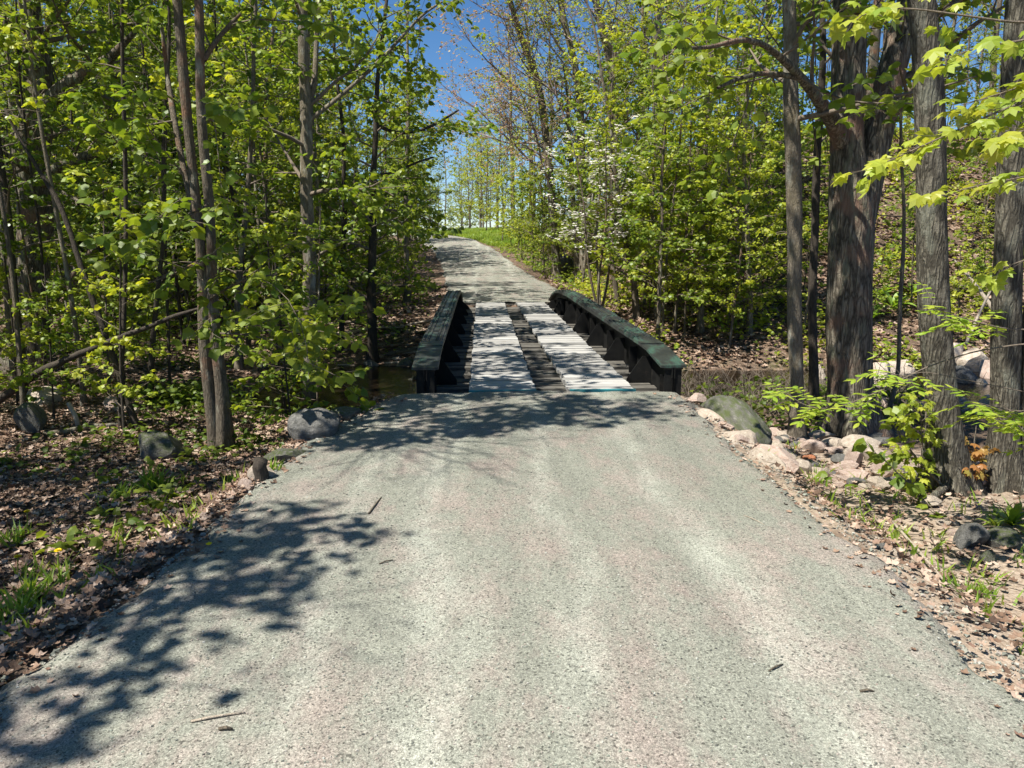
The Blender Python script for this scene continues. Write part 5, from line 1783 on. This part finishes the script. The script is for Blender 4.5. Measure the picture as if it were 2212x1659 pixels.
for i, (a, b, n, h_, lab) in enumerate([(262, 1083, 40, .2, 'bright grass tuft in the leaf litter below the mossy boulder'), (335, 1066, 60, .3, 'tall grass tuft beside the roadside leaf litter under the twin stems'),
                                        (70, 1300, 34, .22, 'broad bladed green tuft at the road edge near the dandelions'), (122, 1278, 30, .17, 'smaller green tuft next to the broad bladed one'),
                                        (590, 1030, 26, .16, 'little grass tuft by the mossy stump at the road edge'), (215, 1262, 30, .15, 'green tuft among dry stems at the gravel edge'),
                                        (30, 1180, 40, .2, 'green tuft under the dandelions at the picture edge'), (50, 1340, 30, .2, 'tall weedy tuft closest to the viewer on the verge'),
                                        (1755, 1045, 24, .14, 'small grass tuft beside the stone heap'), (2115, 1290, 50, .12, 'short grass patch on the shaded verge')]):
    tuft(a, b, n, h_, .04, lab)


def dandelion(px, py, h_, label):
    g = PG(px, py)
    t = thing('dandelion', label, 'flower', g, 'dandelions on the verge')
    mb = MB(); blades(mb, rng, np.zeros((1, 3)), 9, .07, .14, .015); mb.build('leaves', M['grass'], t)
    mb = MB(); tube(mb, [(0, 0, 0), (.005, 0, h_ * .5), (.01, .004, h_)], [.003, .0027, .0025], 6); mb.build('stem', M['grass'], t, True)
    mb = MB()
    for ring, (r_, up_) in enumerate(((.022, .05), (.018, .4), (.010, 1.0))):
        k = 14
        a = np.arange(k) * 6.283 / k + ring * .2
        d = np.stack([np.cos(a), np.sin(a), np.full(k, up_)], 1)
        put_leaves(mb, rng, np.tile((.01, .004, h_), (k, 1)), d / np.linalg.norm(d, axis=1, keepdims=True) * (1, 1, 2.8), BLADE if False else LEAF_FAR, r_, r_ * 1.15, 0, .05, .1)
    mb.build('flower_head', M['petal_yellow'], t)


dandelion(62, 1162, .2, 'yellow dandelion flower standing in the leaf litter farther from the gravel')
dandelion(128, 1245, .17, 'yellow dandelion flower close to the gravel edge')
dandelion(40, 1250, .14, 'yellow dandelion between the broad bladed tuft and the picture edge')
g = PG(452, 1190, lift=.02)
mb = MB(); k = 10; a = np.arange(k) * .628
put_leaves(mb, rng, np.zeros((k, 3)), np.stack([np.cos(a), np.sin(a), np.ones(k)], 1), LEAF_FAR, .02, .025, 0, .1, .2)
tag(mb.build('fallen_blossom', M['petal_yellow'], None, False, (g[0], g[1], road_top(g[0], g[1]) + .004)), 'single yellow blossom dropped on the shaded gravel', 'flower')


def rosette(px, py, n, ln, wd, matk, label, name, cat, arch=.5):
    g = PG(px, py)
    mb = MB()
    for i in range(n):
        a = i * 2.4 + rng.normal() * .2
        el = rng.uniform(.5, 1.25)
        L_ = ln * rng.uniform(.7, 1.1)
        d = np.array((math.cos(a) * math.cos(el), math.sin(a) * math.cos(el), math.sin(el)))
        s = np.array((-math.sin(a), math.cos(a), 0))
        k = 7
        V = []
        for j in range(k):
            u = j / (k - 1)
            c_ = d * L_ * u + np.array((0, 0, -arch * L_ * u * u))
            w_ = wd * math.sin(math.pi * min(1, .12 + u * .88)) * .5
            V += [c_ - s * w_, c_ + np.array((0, 0, -w_ * .3)), c_ + s * w_]
        Fc = []
        for j in range(k - 1):
            Fc += [(3 * j, 3 * j + 1, 3 * j + 4, 3 * j + 3), (3 * j + 1, 3 * j + 2, 3 * j + 5, 3 * j + 4)]
        mb.add(V, Fc)
    return tag(mb.build(name, M[matk], None, False, tuple(g)), label, cat)


rosette(2185, 1135, 16, .34, .05, 'leaf_maple', 'lily plant with long pointed green leaves under the double grey trunk', 'lily_plant', 'plant')
rosette(2150, 1150, 8, .22, .035, 'leaf_maple', 'smaller lily shoot beside the big lily plant', 'lily_plant', 'plant')
rosette(70, 1318, 9, .22, .035, 'leaf_maple', 'dock plant with broad leaves at the gravel edge below the dandelions', 'dock_plant', 'plant', .35)
rosette(1800, 1100, 9, .12, .018, 'leaf_bright', 'little weed on the verge below the stone heap', 'weed', 'plant')
for i, (a, b) in enumerate([(1900, 640), (1930, 665), (1880, 690), (1975, 640)]):
    rosette(a, b, 9, .8, .16, 'fern', ('tall fern behind the forked trunk on the hillside', 'fern beside the crooked pale stem on the hillside', 'low fern at the back of the forked trunk', 'fern behind the straight ash on the hillside')[i], 'fern', 'fern', .5)

# loose gravel on the near road and along its edges
rng = np.random.default_rng(91)
n = 15000
ys = 1.9 + 6.2 * rng.random(n) ** 1.4
fr_ = rng.random(n)
sd = rng.random(n)
fr_ = np.where(sd < .22, rng.normal(0, .03, n) - .005, np.where(sd < .40, rng.normal(1.005, .03, n), fr_))
xs = road_xl(ys) + (road_xr(ys) - road_xl(ys)) * fr_
v0, f0 = ICO[1]
v0, f0 = np.array([(1, 0, -.2), (-.5, .87, -.2), (-.5, -.87, -.2), (.3, .6, .5), (-.7, 0, .55), (.35, -.55, .6)]), np.array([(0, 1, 3), (1, 2, 4), (2, 0, 5), (3, 4, 5), (1, 4, 3), (2, 5, 4), (0, 3, 5)])
edge = np.abs((xs - road_xl(ys)) / (road_xr(ys) - road_xl(ys)) - .5) * 2
sz = rng.uniform(.0025, .0065, n) * (1 + 2.2 * (edge > .93) * rng.random(n) ** 5)
an = rng.random(n) * 6.28
ca, sa = np.cos(an), np.sin(an)
zz = np.array([road_top(a, b) - (0 if e < .93 else .09 * min(1, (e - .93) / .07) ** 1.5) for a, b, e in zip(xs, ys, edge)])
zz = np.where(edge < 1, zz, H(xs, ys) + .004)
V = np.zeros((n, 6, 3))
V[:, :, 0] = (v0[None, :, 0] * ca[:, None] - v0[None, :, 1] * sa[:, None]) * sz[:, None] * 1.2 + xs[:, None]
V[:, :, 1] = (v0[None, :, 0] * sa[:, None] + v0[None, :, 1] * ca[:, None]) * sz[:, None] + ys[:, None]
V[:, :, 2] = v0[None, :, 2] * sz[:, None] + zz[:, None] + .001
mb = MB(); mb.add(V.reshape(-1, 3), (np.arange(n)[:, None, None] * 6 + f0[None]).reshape(-1, 3))
tag(mb.build('gravel', M['stone_bit']), 'loose pale gravel scattered over the road', 'gravel', None, 'stuff')
print('objects', len(bpy.data.objects), 'faces', sum(len(o.data.polygons) for o in bpy.data.objects if o.type == 'MESH' and o.data.users == 1))
